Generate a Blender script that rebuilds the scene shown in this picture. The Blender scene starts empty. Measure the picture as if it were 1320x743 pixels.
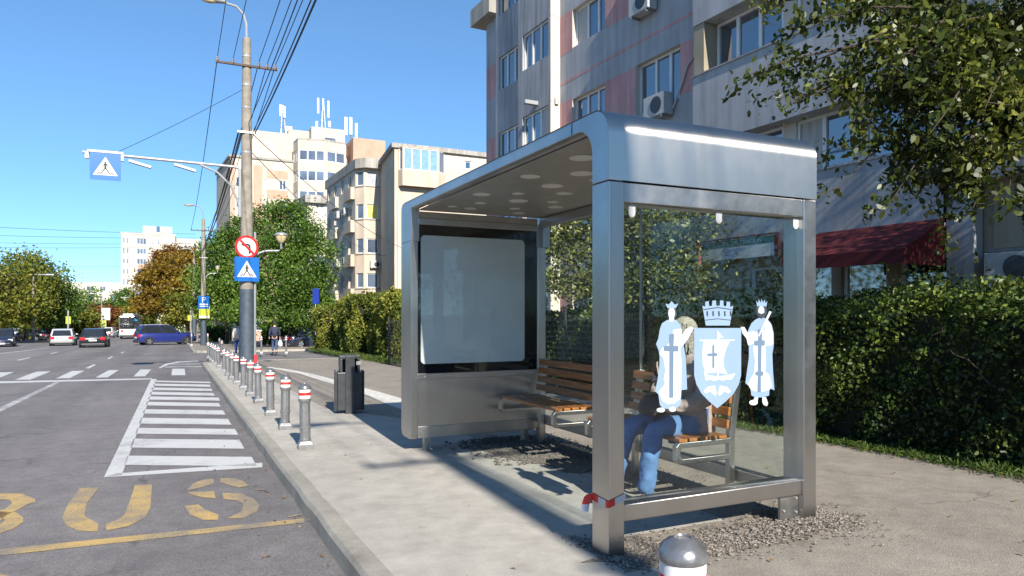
import bpy, bmesh, math, random
import numpy as np
from mathutils import Vector, Matrix
R = math.radians
random.seed(7); rng = np.random.default_rng(7)
S = bpy.context.scene
COL = S.collection

# ------------------------------------------------------------------ camera, sky, sun, exposure
CAMZ = 1.5; F = 905.0; HY = 405.0; TH = math.atan(435.0/905.0)
SN, CS = math.sin(TH), math.cos(TH)
cam_d = bpy.data.cameras.new("camera"); cam = bpy.data.objects.new("camera", cam_d); COL.objects.link(cam)
cam.location = (0, 0, CAMZ); cam.rotation_euler = (R(90), 0, -TH)
cam_d.sensor_width = 36; cam_d.lens = 36*F/1320; cam_d.shift_y = (HY-371.5)/1320
cam_d.clip_end = 3000; cam_d.clip_start = 0.05
S.camera = cam
SUN_EL = 31.3
W = bpy.data.worlds.new("World"); S.world = W; W.use_nodes = True
nt = W.node_tree; bg = nt.nodes["Background"]
sky = nt.nodes.new("ShaderNodeTexSky"); sky.sky_type = 'NISHITA'; sky.sun_disc = False
sky.sun_elevation = R(SUN_EL); sky.sun_rotation = R(183.3); sky.air_density = 1.0; sky.dust_density = 0.0; sky.ozone_density = 6.0; sky.altitude = 3000
nt.links.new(sky.outputs[0], bg.inputs[0]); bg.inputs[1].default_value = 0.15
tintn = nt.nodes.new("ShaderNodeMix"); tintn.data_type = 'RGBA'; tintn.blend_type = 'MULTIPLY'; tintn.inputs[0].default_value = 1.0
tintn.inputs[7].default_value = (.745, 1.09, 1.25, 1); nt.links.new(sky.outputs[0], tintn.inputs[6])
tone = nt.nodes.new("ShaderNodeGamma"); tone.inputs[1].default_value = .75; nt.links.new(tintn.outputs[2], tone.inputs[0]); nt.links.new(tone.outputs[0], bg.inputs[0])
sun_d = bpy.data.lights.new("sun", 'SUN'); sun = bpy.data.objects.new("sun", sun_d); COL.objects.link(sun)
sun_d.energy = 5.0; sun_d.angle = R(0.53); sun_d.color = (1.0, 0.94, 0.84)
# light travels towards +Y (along the street), slightly towards +X
sd = Vector((0.058*math.cos(R(SUN_EL)), math.cos(R(SUN_EL)), -math.sin(R(SUN_EL))))
sun.rotation_euler = sd.to_track_quat('-Z', 'Y').to_euler()
S.view_settings.view_transform = 'Standard'; S.view_settings.look = 'None'
S.view_settings.exposure = 0.75; S.view_settings.gamma = 1.0; S.view_settings.use_curve_mapping = False
try:
    S.cycles.max_bounces = 8; S.cycles.transparent_max_bounces = 16; S.cycles.caustics_reflective = False; S.cycles.caustics_refractive = False
except Exception: pass

# ------------------------------------------------------------------ photograph calibration helpers (world: +Y along the street, +X to the right)
def rd(px):
    o = (px-660.0)/F
    return SN+o*CS, CS-o*SN
def PD(px, py, D):
    a, b = rd(px); return Vector((a*D, b*D, CAMZ-(py-HY)/F*D))
def PX(px, py, X): return PD(px, py, X/rd(px)[0])
def PY(px, py, Y): return PD(px, py, Y/rd(px)[1])
SL = 0.0165
def g(y):
    y = min(max(y, -40.0), 240.0); return -SL*(y-3.616)
def G(px, py, off=0.0):
    k = (py-HY)/F; dy = rd(px)[1]
    D = (CAMZ-off-SL*3.616)/(k-SL*dy)
    p = PD(px, py, D); return p
ROAD = -0.12

# ------------------------------------------------------------------ materials
MATS = {}
def _new(name):
    m = bpy.data.materials.new(name); m.use_nodes = True
    n = m.node_tree; b = n.nodes["Principled BSDF"]; MATS[name] = m
    return m, n, b
def M(name, col, rough=.6, metal=0., var=.12, scale=4., bump=0., bscale=60., col2=None, var2=0., scale2=40., spec=None, aniso=0., coat=0., stretch=None):
    m, n, b = _new(name)
    b.inputs['Roughness'].default_value = rough; b.inputs['Metallic'].default_value = metal
    if spec is not None: b.inputs['Specular IOR Level'].default_value = spec
    if aniso: b.inputs['Anisotropic'].default_value = aniso
    if coat: b.inputs['Coat Weight'].default_value = coat; b.inputs['Coat Roughness'].default_value = .05
    tc = n.nodes.new('ShaderNodeTexCoord'); src = tc.outputs['Object']
    if stretch:
        mp = n.nodes.new('ShaderNodeMapping'); mp.inputs['Scale'].default_value = stretch
        n.links.new(src, mp.inputs[0]); src = mp.outputs[0]
    no = n.nodes.new('ShaderNodeTexNoise'); no.inputs['Scale'].default_value = scale; no.inputs['Detail'].default_value = 6
    n.links.new(src, no.inputs['Vector'])
    cr = n.nodes.new('ShaderNodeValToRGB'); e = cr.color_ramp.elements
    e[0].position = .3; e[1].position = .7
    c1 = col2 if col2 else tuple(c*(1-var) for c in col); c2 = col if col2 else tuple(min(1, c*(1+var)) for c in col)
    e[0].color = (*c1, 1); e[1].color = (*c2, 1)
    n.links.new(no.outputs['Fac'], cr.inputs[0]); out = cr.outputs[0]
    if var2:
        n2 = n.nodes.new('ShaderNodeTexNoise'); n2.inputs['Scale'].default_value = scale2; n2.inputs['Detail'].default_value = 3
        n.links.new(src, n2.inputs['Vector'])
        mr = n.nodes.new('ShaderNodeMapRange'); mr.inputs[1].default_value = .3; mr.inputs[2].default_value = .7
        mr.inputs[3].default_value = 1-var2; mr.inputs[4].default_value = 1+var2; n.links.new(n2.outputs['Fac'], mr.inputs[0])
        mx = n.nodes.new('ShaderNodeMix'); mx.data_type = 'RGBA'; mx.blend_type = 'MULTIPLY'; mx.inputs[0].default_value = 1
        n.links.new(out, mx.inputs[6]); n.links.new(mr.outputs[0], mx.inputs[7]); out = mx.outputs[2]
    n.links.new(out, b.inputs['Base Color'])
    if bump:
        nb = n.nodes.new('ShaderNodeTexNoise'); nb.inputs['Scale'].default_value = bscale; nb.inputs['Detail'].default_value = 4
        n.links.new(src, nb.inputs['Vector'])
        bp = n.nodes.new('ShaderNodeBump'); bp.inputs['Strength'].default_value = bump; bp.inputs['Distance'].default_value = .02
        n.links.new(nb.outputs['Fac'], bp.inputs['Height']); n.links.new(bp.outputs[0], b.inputs['Normal'])
    return m
def leafmat(name, dark, mid, light, trans=.3, rough=.5):
    m, n, b = _new(name)
    at = n.nodes.new('ShaderNodeAttribute'); at.attribute_name = 'tint'
    cr = n.nodes.new('ShaderNodeValToRGB'); e = cr.color_ramp.elements
    e[0].color = (*dark, 1); e[1].color = (*light, 1); e[0].position = 0; e[1].position = 1
    x = cr.color_ramp.elements.new(.55); x.color = (*mid, 1)
    n.links.new(at.outputs['Fac'], cr.inputs[0]); n.links.new(cr.outputs[0], b.inputs['Base Color'])
    b.inputs['Roughness'].default_value = rough; b.inputs['Specular IOR Level'].default_value = .35
    tr = n.nodes.new('ShaderNodeBsdfTranslucent'); n.links.new(cr.outputs[0], tr.inputs[0])
    mx = n.nodes.new('ShaderNodeMixShader'); mx.inputs[0].default_value = trans
    n.links.new(b.outputs[0], mx.inputs[1]); n.links.new(tr.outputs[0], mx.inputs[2])
    n.links.new(mx.outputs[0], n.nodes['Material Output'].inputs[0]); return m
def glassmat(name, tint=(.9, .96, .95), refl=1.0):
    m, n, b = _new(name); n.nodes.remove(b)
    t = n.nodes.new('ShaderNodeBsdfTransparent'); t.inputs[0].default_value = (*tint, 1)
    gl = n.nodes.new('ShaderNodeBsdfGlossy'); gl.inputs['Roughness'].default_value = .015; gl.inputs[0].default_value = (refl, refl, refl, 1)
    lw = n.nodes.new('ShaderNodeLayerWeight'); lw.inputs[0].default_value = .5
    pw_ = n.nodes.new('ShaderNodeMath'); pw_.operation = 'POWER'; pw_.inputs[1].default_value = 4.5; n.links.new(lw.outputs['Facing'], pw_.inputs[0])
    fr = n.nodes.new('ShaderNodeMath'); fr.operation = 'MULTIPLY_ADD'; fr.inputs[1].default_value = .9; fr.inputs[2].default_value = .045; n.links.new(pw_.outputs[0], fr.inputs[0])
    mx = n.nodes.new('ShaderNodeMixShader'); n.links.new(fr.outputs[0], mx.inputs[0])
    n.links.new(t.outputs[0], mx.inputs[1]); n.links.new(gl.outputs[0], mx.inputs[2])
    n.links.new(mx.outputs[0], n.nodes['Material Output'].inputs[0]); return m
def groundmat(name, base, patch, speck, fine=180., bump=.35, stain=None, fs=.28, crack=0, lanes=False):
    """layered ground: broad patches, mid blotches, fine aggregate"""
    m, n, b = _new(name); L = n.links.new
    tc = n.nodes.new('ShaderNodeTexCoord'); src = tc.outputs['Object']
    def noise(s, d=5, r=.55):
        q = n.nodes.new('ShaderNodeTexNoise'); q.inputs['Scale'].default_value = s; q.inputs['Detail'].default_value = d; q.inputs['Roughness'].default_value = r
        L(src, q.inputs['Vector']); return q.outputs['Fac']
    def ramp(f, a, c, ca, cb):
        r = n.nodes.new('ShaderNodeValToRGB'); e = r.color_ramp.elements; e[0].position = a; e[1].position = c
        e[0].color = (*ca, 1); e[1].color = (*cb, 1); L(f, r.inputs[0]); return r.outputs[0]
    def mult(a, bb, f=1.):
        q = n.nodes.new('ShaderNodeMix'); q.data_type = 'RGBA'; q.blend_type = 'MULTIPLY'; q.inputs[0].default_value = f
        L(a, q.inputs[6]); L(bb, q.inputs[7]); return q.outputs[2]
    c = ramp(noise(.55, 8, .6), .35, .68, patch, base)
    c = mult(c, ramp(noise(4.5, 6, .65), .3, .7, (.8, .8, .8), (1.1, 1.1, 1.1)))
    vo = n.nodes.new('ShaderNodeTexVoronoi'); vo.inputs['Scale'].default_value = fine; L(src, vo.inputs['Vector'])
    sv = n.nodes.new('ShaderNodeSeparateColor'); L(vo.outputs['Color'], sv.inputs[0])
    lo = 1-fs; hi = 1+fs
    c = mult(c, ramp(sv.outputs[0], .05, .95, (lo, lo, lo), (hi, hi*.99, hi*.97)), speck)
    if stain:
        c = mult(c, ramp(noise(1.7, 9, .7), .28, .42, stain, (1, 1, 1)))
    if crack:
        dn = n.nodes.new('ShaderNodeTexNoise'); dn.inputs['Scale'].default_value = 2.5; dn.inputs['Detail'].default_value = 5; L(src, dn.inputs['Vector'])
        mxv = n.nodes.new('ShaderNodeMix'); mxv.data_type = 'RGBA'; mxv.blend_type = 'LINEAR_LIGHT'; mxv.inputs[0].default_value = .22; L(src, mxv.inputs[6]); L(dn.outputs['Color'], mxv.inputs[7])
        cv = n.nodes.new('ShaderNodeTexVoronoi'); cv.feature = 'DISTANCE_TO_EDGE'; cv.inputs['Scale'].default_value = crack; L(mxv.outputs[2], cv.inputs['Vector'])
        line = ramp(cv.outputs['Distance'], .002, .007, (.66, .65, .64), (1, 1, 1))
        msk = ramp(noise(.8, 3), .46, .56, (0, 0, 0), (1, 1, 1))
        q = n.nodes.new('ShaderNodeMix'); q.data_type = 'RGBA'; q.blend_type = 'MULTIPLY'; L(msk, q.inputs[0]); L(c, q.inputs[6]); L(line, q.inputs[7]); c = q.outputs[2]
    if lanes:
        wv = n.nodes.new('ShaderNodeTexNoise'); wv.inputs['Scale'].default_value = 1.0; wv.inputs['Detail'].default_value = 5
        mpv = n.nodes.new('ShaderNodeMapping'); mpv.inputs['Scale'].default_value = (.9, .03, 1); L(src, mpv.inputs[0]); L(mpv.outputs[0], wv.inputs['Vector'])
        c = mult(c, ramp(wv.outputs['Fac'], .32, .66, (.82, .82, .83), (1.1, 1.1, 1.1)))
        c = mult(c, ramp(noise(.23, 2), .40, .44, (.9, .9, .91), (1, 1, 1)))
    L(c, b.inputs['Base Color']); b.inputs['Roughness'].default_value = .88; b.inputs['Specular IOR Level'].default_value = .3
    bp = n.nodes.new('ShaderNodeBump'); bp.inputs['Strength'].default_value = bump; bp.inputs['Distance'].default_value = .008
    ad = n.nodes.new('ShaderNodeMath'); ad.operation = 'ADD'; L(vo.outputs['Distance'], ad.inputs[0]); L(noise(25), ad.inputs[1])
    L(ad.outputs[0], bp.inputs['Height']); L(bp.outputs[0], b.inputs['Normal']); return m
def wallmat(name, col, grime=(.6, .6, .6), sc=.9, streak=.55, rough=.9):
    """plaster with vertical rain streaks"""
    m, n, b = _new(name); L = n.links.new
    tc = n.nodes.new('ShaderNodeTexCoord')
    mp = n.nodes.new('ShaderNodeMapping'); mp.inputs['Scale'].default_value = (3.2, 3.2, .22); L(tc.outputs['Object'], mp.inputs[0])
    a = n.nodes.new('ShaderNodeTexNoise'); a.inputs['Scale'].default_value = sc*1.6; a.inputs['Detail'].default_value = 8; a.inputs['Roughness'].default_value = .65; L(mp.outputs[0], a.inputs['Vector'])
    r = n.nodes.new('ShaderNodeValToRGB'); e = r.color_ramp.elements; e[0].position = .34; e[1].position = .62
    e[0].color = (*[1-streak*(1-q) for q in grime], 1); e[1].color = (1, 1, 1, 1); L(a.outputs['Fac'], r.inputs[0])
    b2 = n.nodes.new('ShaderNodeTexNoise'); b2.inputs['Scale'].default_value = sc; b2.inputs['Detail'].default_value = 7; L(tc.outputs['Object'], b2.inputs['Vector'])
    r2 = n.nodes.new('ShaderNodeValToRGB'); e = r2.color_ramp.elements; e[0].position = .3; e[1].position = .7
    e[0].color = (*[c*.86 for c in col], 1); e[1].color = (*[min(1, c*1.08) for c in col], 1); L(b2.outputs['Fac'], r2.inputs[0])
    x = n.nodes.new('ShaderNodeMix'); x.data_type = 'RGBA'; x.blend_type = 'MULTIPLY'; x.inputs[0].default_value = 1
    L(r2.outputs[0], x.inputs[6]); L(r.outputs[0], x.inputs[7]); L(x.outputs[2], b.inputs['Base Color'])
    b.inputs['Roughness'].default_value = rough; b.inputs['Specular IOR Level'].default_value = .2
    bp = n.nodes.new('ShaderNodeBump'); bp.inputs['Strength'].default_value = .25; bp.inputs['Distance'].default_value = .01
    b3 = n.nodes.new('ShaderNodeTexNoise'); b3.inputs['Scale'].default_value = 30; L(tc.outputs['Object'], b3.inputs['Vector'])
    L(b3.outputs['Fac'], bp.inputs['Height']); L(bp.outputs[0], b.inputs['Normal']); return m
def paintmat(name, col, wear=.5, asph=(.17, .165, .165), thr=.42):
    """road paint worn through to the asphalt"""
    m, n, b = _new(name); L = n.links.new
    tc = n.nodes.new('ShaderNodeTexCoord')
    def noise(s, d):
        q = n.nodes.new('ShaderNodeTexNoise'); q.inputs['Scale'].default_value = s; q.inputs['Detail'].default_value = d; q.inputs['Roughness'].default_value = .7
        L(tc.outputs['Object'], q.inputs['Vector']); return q.outputs['Fac']
    a = n.nodes.new('ShaderNodeMath'); a.operation = 'MULTIPLY_ADD'; a.inputs[1].default_value = .55; L(noise(90, 4), a.inputs[0])
    h = n.nodes.new('ShaderNodeMath'); h.operation = 'MULTIPLY'; h.inputs[1].default_value = .45; L(noise(2.2, 6), h.inputs[0]); L(h.outputs[0], a.inputs[2])
    r = n.nodes.new('ShaderNodeValToRGB'); e = r.color_ramp.elements; e[0].position = thr-.05; e[1].position = thr+.06
    e[0].color = (*[x*(1-wear)+y*wear for x, y in zip(col, asph)], 1); e[1].color = (*col, 1)
    L(a.outputs[0], r.inputs[0]); L(r.outputs[0], b.inputs['Base Color']); b.inputs['Roughness'].default_value = .75; return m

asphalt = groundmat('asphalt', (.235, .216, .212), (.185, .172, .170), 1., 150, .5, crack=.33, lanes=True)
pavement = groundmat('pavement', (.33, .292, .245), (.272, .238, .20), .9, 120, .35, stain=(.72, .70, .68), fs=.16, crack=.45)
concrete = groundmat('concrete', (.50, .465, .41), (.43, .40, .35), .7, 220, .2, stain=(.76, .75, .73), fs=.13)
kerbm = groundmat('kerb_stone', (.42, .385, .33), (.31, .29, .25), .8, 160, .35, stain=(.66, .65, .63), fs=.14)
earth = groundmat('earth', (.23, .18, .12), (.13, .11, .06), 1., 60, .6)
dirt = groundmat('dirt', (.27, .23, .19), (.19, .165, .14), 1., 90, .9, fs=.4)
cement = M('cement_dust', (.62, .59, .53), .95, var=.2, scale=9, bump=.3)
white_p = paintmat('road_paint_white', (.56, .55, .53), .75, thr=.42)
yellow_p = paintmat('road_paint_yellow', (.56, .37, .12), .85, thr=.50)
faded_p = paintmat('road_paint_faded', (.55, .535, .52), .9, thr=.5)
steel = M('brushed_steel', (.50, .485, .465), .38, 1., var=.09, scale=3., bump=.05, bscale=30, aniso=.8, stretch=(1, 1, .25))
fascia_m = M('fascia_steel', (.67, .635, .58), .40, 1., var=.06, scale=2.2, bump=.02, bscale=24, stretch=(2.5, 1, .3), aniso=.93)
_tn = fascia_m.node_tree.nodes.new('ShaderNodeCombineXYZ'); _tn.inputs[0].default_value = 1.0
fascia_m.node_tree.links.new(_tn.outputs[0], fascia_m.node_tree.nodes['Principled BSDF'].inputs['Tangent'])
steel_d = M('dull_steel', (.46, .45, .43), .42, 1., var=.12, scale=6, bump=.04, bscale=60)
ceil_m = M('shelter_ceiling', (.42, .40, .36), .42, .55, var=.1, scale=3)
disc_m = M('ceiling_disc', (.70, .69, .65), .5, var=.04)
clamp_m = M('clamp_zinc', (.55, .55, .55), .45, .1, var=.08)
blackm = M('black_gloss', (.008, .008, .009), .12, var=.1)
screen = M('poster_panel', (.74, .75, .76), .22, var=.07, scale=2.0, bump=.02, bscale=12)
glass = glassmat('clear_glass')
bglass = M('window_glass', (.035, .05, .075), .03, var=.35, scale=.7, spec=.8)
bglass.node_tree.nodes['Principled BSDF'].inputs['IOR'].default_value = 2.5
bglass_lit = M('window_glass_lit', (.10, .13, .18), .10, var=.6, scale=.35, spec=.8)  # paler copy of the window glass for sunlit fronts, light put into its colour
curtain = M('curtain', (.45, .43, .40), .9, var=.25, scale=3, stretch=(9, 9, .3))
wframe = M('window_frame_white', (.72, .72, .70), .45, var=.05)
wood = M('bench_wood', (.36, .135, .035), .38, var=.45, scale=6, bump=.15, bscale=20, stretch=(8, .6, 8), coat=.3)
plastic_dk = M('dark_plastic', (.03, .032, .036), .4, var=.2, scale=20)
bin_m = M('bin_metal', (.055, .058, .063), .38, .4, var=.2, scale=12, bump=.1)
bol_m = M('bollard_grey', (.25, .25, .255), .36, .55, var=.18, scale=14, bump=.12, bscale=50)
bol_cap = M('bollard_cap', (.25, .25, .255), .28, .6, var=.25, scale=18, bump=.1)
refl_w = M('reflective_white', (.78, .78, .77), .4, var=.05, scale=12)
refl_r = M('reflective_red', (.55, .03, .03), .4, var=.15, scale=12)
conc_pole = M('concrete_pole', (.32, .28, .23), .9, var=.2, scale=5, bump=.4, bscale=40, col2=(.20, .178, .15))
blue_cover = M('blue_grey_cover', (.055, .075, .10), .55, var=.2, scale=6, bump=.1)
lamp_grey = M('lamp_metal', (.36, .37, .375), .4, .3, var=.08)
lamp_glass = M('lamp_glass', (.62, .50, .28), .25, var=.1)
sign_blue = M('sign_blue', (.008, .12, .42), .4, var=.05)
sign_white = M('sign_white', (.62, .62, .61), .4, var=.04)
sign_red = M('sign_red', (.48, .02, .025), .4, var=.06)
sign_black = M('sign_black', (.02, .02, .02), .5, var=.1)
sign_lime = M('sign_lime', (.42, .48, .05), .5, var=.06)
sign_green = M('sign_green', (.01, .16, .11), .5, var=.1)
tape_r = M('tape_red', (.6, .02, .02), .35, var=.1); tape_w = M('tape_white', (.5, .5, .54), .35, var=.05)
cable = M('cable_black', (.015, .016, .02), .6, var=.2)
iron = M('wire_iron', (.05, .055, .05), .6, .3, var=.3)
dec_b = M('decal_blue', (.23, .325, .47), .5, var=.03); dec_w = M('decal_white', (.57, .60, .64), .5, var=.03); dec_g = M('decal_grey', (.125, .185, .27), .5, var=.05)
dec_d = M('decal_dark', (.04, .05, .07), .5, var=.1)
tyre_m = M('tyre', (.015, .015, .016), .85, var=.2); rim_m = M('rim', (.55, .55, .56), .3, .9, var=.1)
carglass = M('car_glass', (.02, .025, .03), .05, var=.2, spec=.8)
tail_m = M('tail_lamp', (.55, .012, .02), .2, var=.1); head_m = M('head_lamp', (.75, .77, .8), .12, var=.1)
plate_m = M('number_plate', (.78, .78, .78), .4, var=.03)
bark = M('bark', (.065, .05, .036), .95, var=.35, scale=12, bump=.8, bscale=25)
bark_l = M('bark_pale', (.17, .14, .105), .95, var=.35, scale=12, bump=.8, bscale=25)
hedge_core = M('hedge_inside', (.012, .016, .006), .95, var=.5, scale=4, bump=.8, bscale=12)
w_gray = wallmat('grey_plaster', (.43, .435, .45), (.5, .5, .5), .9, .5)
w_gray2 = wallmat('grey_plaster_dark', (.41, .41, .425), (.4, .4, .4), 1.1, .65)
w_pink = wallmat('pink_plaster', (.60, .345, .335), (.55, .5, .5), .9, .6)
w_beige = wallmat('beige_plaster', (.40, .34, .25), (.6, .58, .55), .9, .5)
w_cream = wallmat('cream_plaster', (.59, .525, .44), (.70, .66, .60), .5, .55)
w_cream2 = wallmat('cream_plaster_peach', (.585, .485, .39), (.72, .66, .6), .5, .5)
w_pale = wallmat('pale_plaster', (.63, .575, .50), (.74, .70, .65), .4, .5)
w_brick = wallmat('pink_brick_cladding', (.56, .345, .255), (.8, .74, .7), .6, .5)
roof_m = M('roof_felt', (.30, .285, .27), .9, var=.15); roof_edge = wallmat('roof_edge', (.42, .39, .35), (.5, .5, .5), .9, .8)
awn_m = M('awning_cloth', (.095, .007, .010), .85, var=.15, scale=5)
ac_m = M('ac_casing', (.45, .44, .42), .5, var=.08, scale=6)
pipe_m = M('rusty_pipe', (.30, .075, .04), .7, var=.3, scale=8)
yel_blind = M('yellow_blind', (.62, .58, .16), .8, var=.1)
brown_blind = M('grey_blind', (.38, .39, .42), .8, var=.15)
L_fg = leafmat('leaves_street_tree', (.022, .034, .008), (.075, .10, .016), (.25, .25, .045), .3, .42)
L_hedge = leafmat('leaves_hedge', (.016, .03, .007), (.065, .105, .018), (.20, .25, .045), .22, .45)
L_hedge2 = leafmat('leaves_sunny_hedge', (.055, .08, .012), (.19, .225, .03), (.44, .38, .06), .3, .5)
L_small = leafmat('leaves_small_tree', (.035, .05, .018), (.14, .16, .045), (.38, .39, .12), .25, .4)
L_green = leafmat('leaves_green_tree', (.028, .06, .01), (.10, .19, .025), (.24, .33, .05), .3, .5)
L_aut = leafmat('leaves_autumn', (.07, .05, .008), (.24, .15, .015), (.42, .28, .03), .3, .55)
L_mix = leafmat('leaves_early_autumn', (.045, .065, .01), (.15, .18, .02), (.36, .27, .04), .3, .55)
L_red = leafmat('leaves_russet', (.09, .03, .01), (.22, .08, .02), (.3, .14, .04), .3, .55)
L_litter = leafmat('leaf_litter', (.10, .05, .015), (.28, .16, .05), (.42, .30, .14), .1, .7)
L_grass = leafmat('grass_blades', (.02, .04, .006), (.07, .12, .015), (.2, .22, .05), .25, .6)
stone_m = M('gravel', (.25, .215, .18), .9, var=.5, scale=40)
stone_d = M('dark_gravel', (.13, .115, .10), .9, var=.5, scale=40)
skin_m = M('skin', (.52, .31, .22), .55, var=.06); hair_m = M('grey_hair', (.40, .355, .29), .6, var=.3, scale=30, bump=.6, bscale=80, stretch=(1, 1, 4))
jacket_m = M('taupe_jacket', (.38, .29, .26), .85, var=.15, scale=12, bump=.5, bscale=14)
jeans_m = M('blue_jeans', (.095, .19, .37), .85, var=.2, scale=10, bump=.3, bscale=24)
navy_m = M('navy_cloth', (.025, .03, .065), .85, var=.2, scale=10); dkhair = M('dark_hair', (.03, .022, .016), .6, var=.2)
shoe_m = M('dark_shoe', (.02, .018, .018), .5, var=.2); bag_m = M('black_bag', (.018, .018, .02), .5, var=.25, scale=14, bump=.4, bscale=18); bagw = M('white_bag', (.7, .7, .7), .5, var=.08)

for m_, lo_, hi_ in ((steel, .33, .44), (fascia_m, .385, .425), (steel_d, .34, .56)):
    n_ = m_.node_tree; b_ = n_.nodes['Principled BSDF']; tc_ = n_.nodes.new('ShaderNodeTexCoord')
    q_ = n_.nodes.new('ShaderNodeTexNoise'); q_.inputs['Scale'].default_value = 5; q_.inputs['Detail'].default_value = 8; q_.inputs['Roughness'].default_value = .7
    n_.links.new(tc_.outputs['Object'], q_.inputs['Vector']); mr_ = n_.nodes.new('ShaderNodeMapRange')
    mr_.inputs[1].default_value = .35; mr_.inputs[2].default_value = .7; mr_.inputs[3].default_value = lo_; mr_.inputs[4].default_value = hi_
    n_.links.new(q_.outputs['Fac'], mr_.inputs[0]); n_.links.new(mr_.outputs[0], b_.inputs['Roughness'])
# ------------------------------------------------------------------ mesh builder
class MB:
    def __init__(s): s.v = []; s.f = []; s.m = []; s.cur = 0
    def add(s, vs, fs):
        o = len(s.v); s.v += [tuple(p) for p in vs]
        for f in fs: s.f.append(tuple(i+o for i in f)); s.m.append(s.cur)
        return s
    def box(s, x0, x1, y0, y1, z0, z1):
        return s.add([(x0,y0,z0),(x1,y0,z0),(x1,y1,z0),(x0,y1,z0),(x0,y0,z1),(x1,y0,z1),(x1,y1,z1),(x0,y1,z1)],
                     [(3,2,1,0),(4,5,6,7),(0,1,5,4),(1,2,6,5),(2,3,7,6),(3,0,4,7)])
    def obox(s, c, ax, ay, az, hx, hy, hz):
        c, ax, ay, az = Vector(c), Vector(ax), Vector(ay), Vector(az)
        P = [c+ax*hx*a+ay*hy*b+az*hz*d for d in (-1,1) for (a,b) in ((-1,-1),(1,-1),(1,1),(-1,1))]
        return s.add(P, [(3,2,1,0),(4,5,6,7),(0,1,5,4),(1,2,6,5),(2,3,7,6),(3,0,4,7)])
    def beam(s, p, q, w, h, up=(0,0,1)):
        p, q = Vector(p), Vector(q); d = (q-p); l = d.length; d.normalize(); up = Vector(up)
        if abs(d.dot(up)) > .98: up = Vector((0,1,0))
        a = d.cross(up).normalized(); b = a.cross(d)
        return s.obox((p+q)/2, a, d, b, w/2, l/2, h/2)
    def tube(s, pts, rad, n=8, cap=True):
        pts = [Vector(p) for p in pts]; rr = rad if isinstance(rad, (list, tuple)) else [rad]*len(pts)
        vs = []; fs = []; ref = Vector((0,0,1))
        for i, p in enumerate(pts):
            d = (pts[min(i+1,len(pts)-1)]-pts[max(i-1,0)]).normalized()
            r_ = ref if abs(d.dot(ref)) < .95 else Vector((1,0,0))
            a = d.cross(r_).normalized(); b = a.cross(d)
            for k in range(n):
                t = 2*math.pi*k/n; vs.append(p+a*math.cos(t)*rr[i]+b*math.sin(t)*rr[i])
        for i in range(len(pts)-1):
            for k in range(n):
                fs.append((i*n+k, i*n+(k+1)%n, (i+1)*n+(k+1)%n, (i+1)*n+k))
        if cap: fs.append(tuple(range(n))); fs.append(tuple(len(vs)-n+k for k in reversed(range(n))))
        return s.add(vs, fs)
    def lathe(s, c, prof, n=24):
        c = Vector(c); vs = []; fs = []
        for (r, z) in prof:
            for k in range(n):
                t = 2*math.pi*k/n; vs.append((c.x+r*math.cos(t), c.y+r*math.sin(t), c.z+z))
        for i in range(len(prof)-1):
            for k in range(n): fs.append((i*n+k, i*n+(k+1)%n, (i+1)*n+(k+1)%n, (i+1)*n+k))
        fs.append(tuple(reversed(range(n)))); fs.append(tuple(len(vs)-n+k for k in range(n)))
        return s.add(vs, fs)
    def prism(s, poly, vec):
        poly = [Vector(p) for p in poly]; vec = Vector(vec); n = len(poly)
        vs = poly+[p+vec for p in poly]
        fs = [tuple(range(n)), tuple(reversed(range(n, 2*n)))]+[(i, i+n, (i+1)%n+n, (i+1)%n) for i in range(n)]
        return s.add(vs, fs)
    def poly(s, pts): return s.add(pts, [tuple(range(len(pts)))])
    def build(s, name, mats, parent=None, smooth=False, bevel=0, seg=2, tri=False):
        me = bpy.data.meshes.new(name); me.from_pydata(s.v, [], s.f)
        mats = mats if isinstance(mats, (list, tuple)) else [mats]
        for m in mats: me.materials.append(m)
        if len(mats) > 1: me.polygons.foreach_set('material_index', s.m)
        if smooth: me.polygons.foreach_set('use_smooth', [True]*len(me.polygons))
        me.update()
        bm = bmesh.new(); bm.from_mesh(me); bmesh.ops.recalc_face_normals(bm, faces=bm.faces); bm.to_mesh(me); bm.free()
        if smooth:
            try: me.set_sharp_from_angle(angle=R(40))
            except Exception: pass
        o = bpy.data.objects.new(name, me); COL.objects.link(o)
        if parent: o.parent = parent
        if bevel:
            md = o.modifiers.new('bevel', 'BEVEL'); md.width = bevel; md.segments = seg; md.limit_method = 'ANGLE'; md.angle_limit = R(40)
        return o
def tag(o, label, cat, group=None, kind=None):
    if label: o['label'] = label
    if cat: o['category'] = cat
    if group: o['group'] = group
    if kind: o['kind'] = kind
    return o
def thing(name, label, cat, loc=(0,0,0), rz=0., group=None):
    o = bpy.data.objects.new(name, None); COL.objects.link(o); o.empty_display_size = .2
    o.location = loc; o.rotation_euler = (0,0,rz); return tag(o, label, cat, group)
def struct(o): o['kind'] = 'structure'; return o
def copy_tree(o, parent=None):
    c = o.copy(); COL.objects.link(c)
    if parent: c.parent = parent
    for ch in list(o.children): copy_tree(ch, c)
    return c
def text(name, body, size, mat, parent, loc, rot, align='LEFT', extrude=.001):
    cu = bpy.data.curves.new(name, 'FONT'); cu.body = body; cu.size = size; cu.align_x = align; cu.extrude = extrude; cu.materials.append(mat)
    o = bpy.data.objects.new(name, cu); COL.objects.link(o); o.location = loc; o.rotation_euler = rot
    bpy.context.view_layer.update()
    me = bpy.data.meshes.new_from_object(o.evaluated_get(bpy.context.evaluated_depsgraph_get()))
    q = bpy.data.objects.new(name, me); COL.objects.link(q); q.location = loc; q.rotation_euler = rot; q.parent = parent
    bpy.data.objects.remove(o); return q

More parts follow.
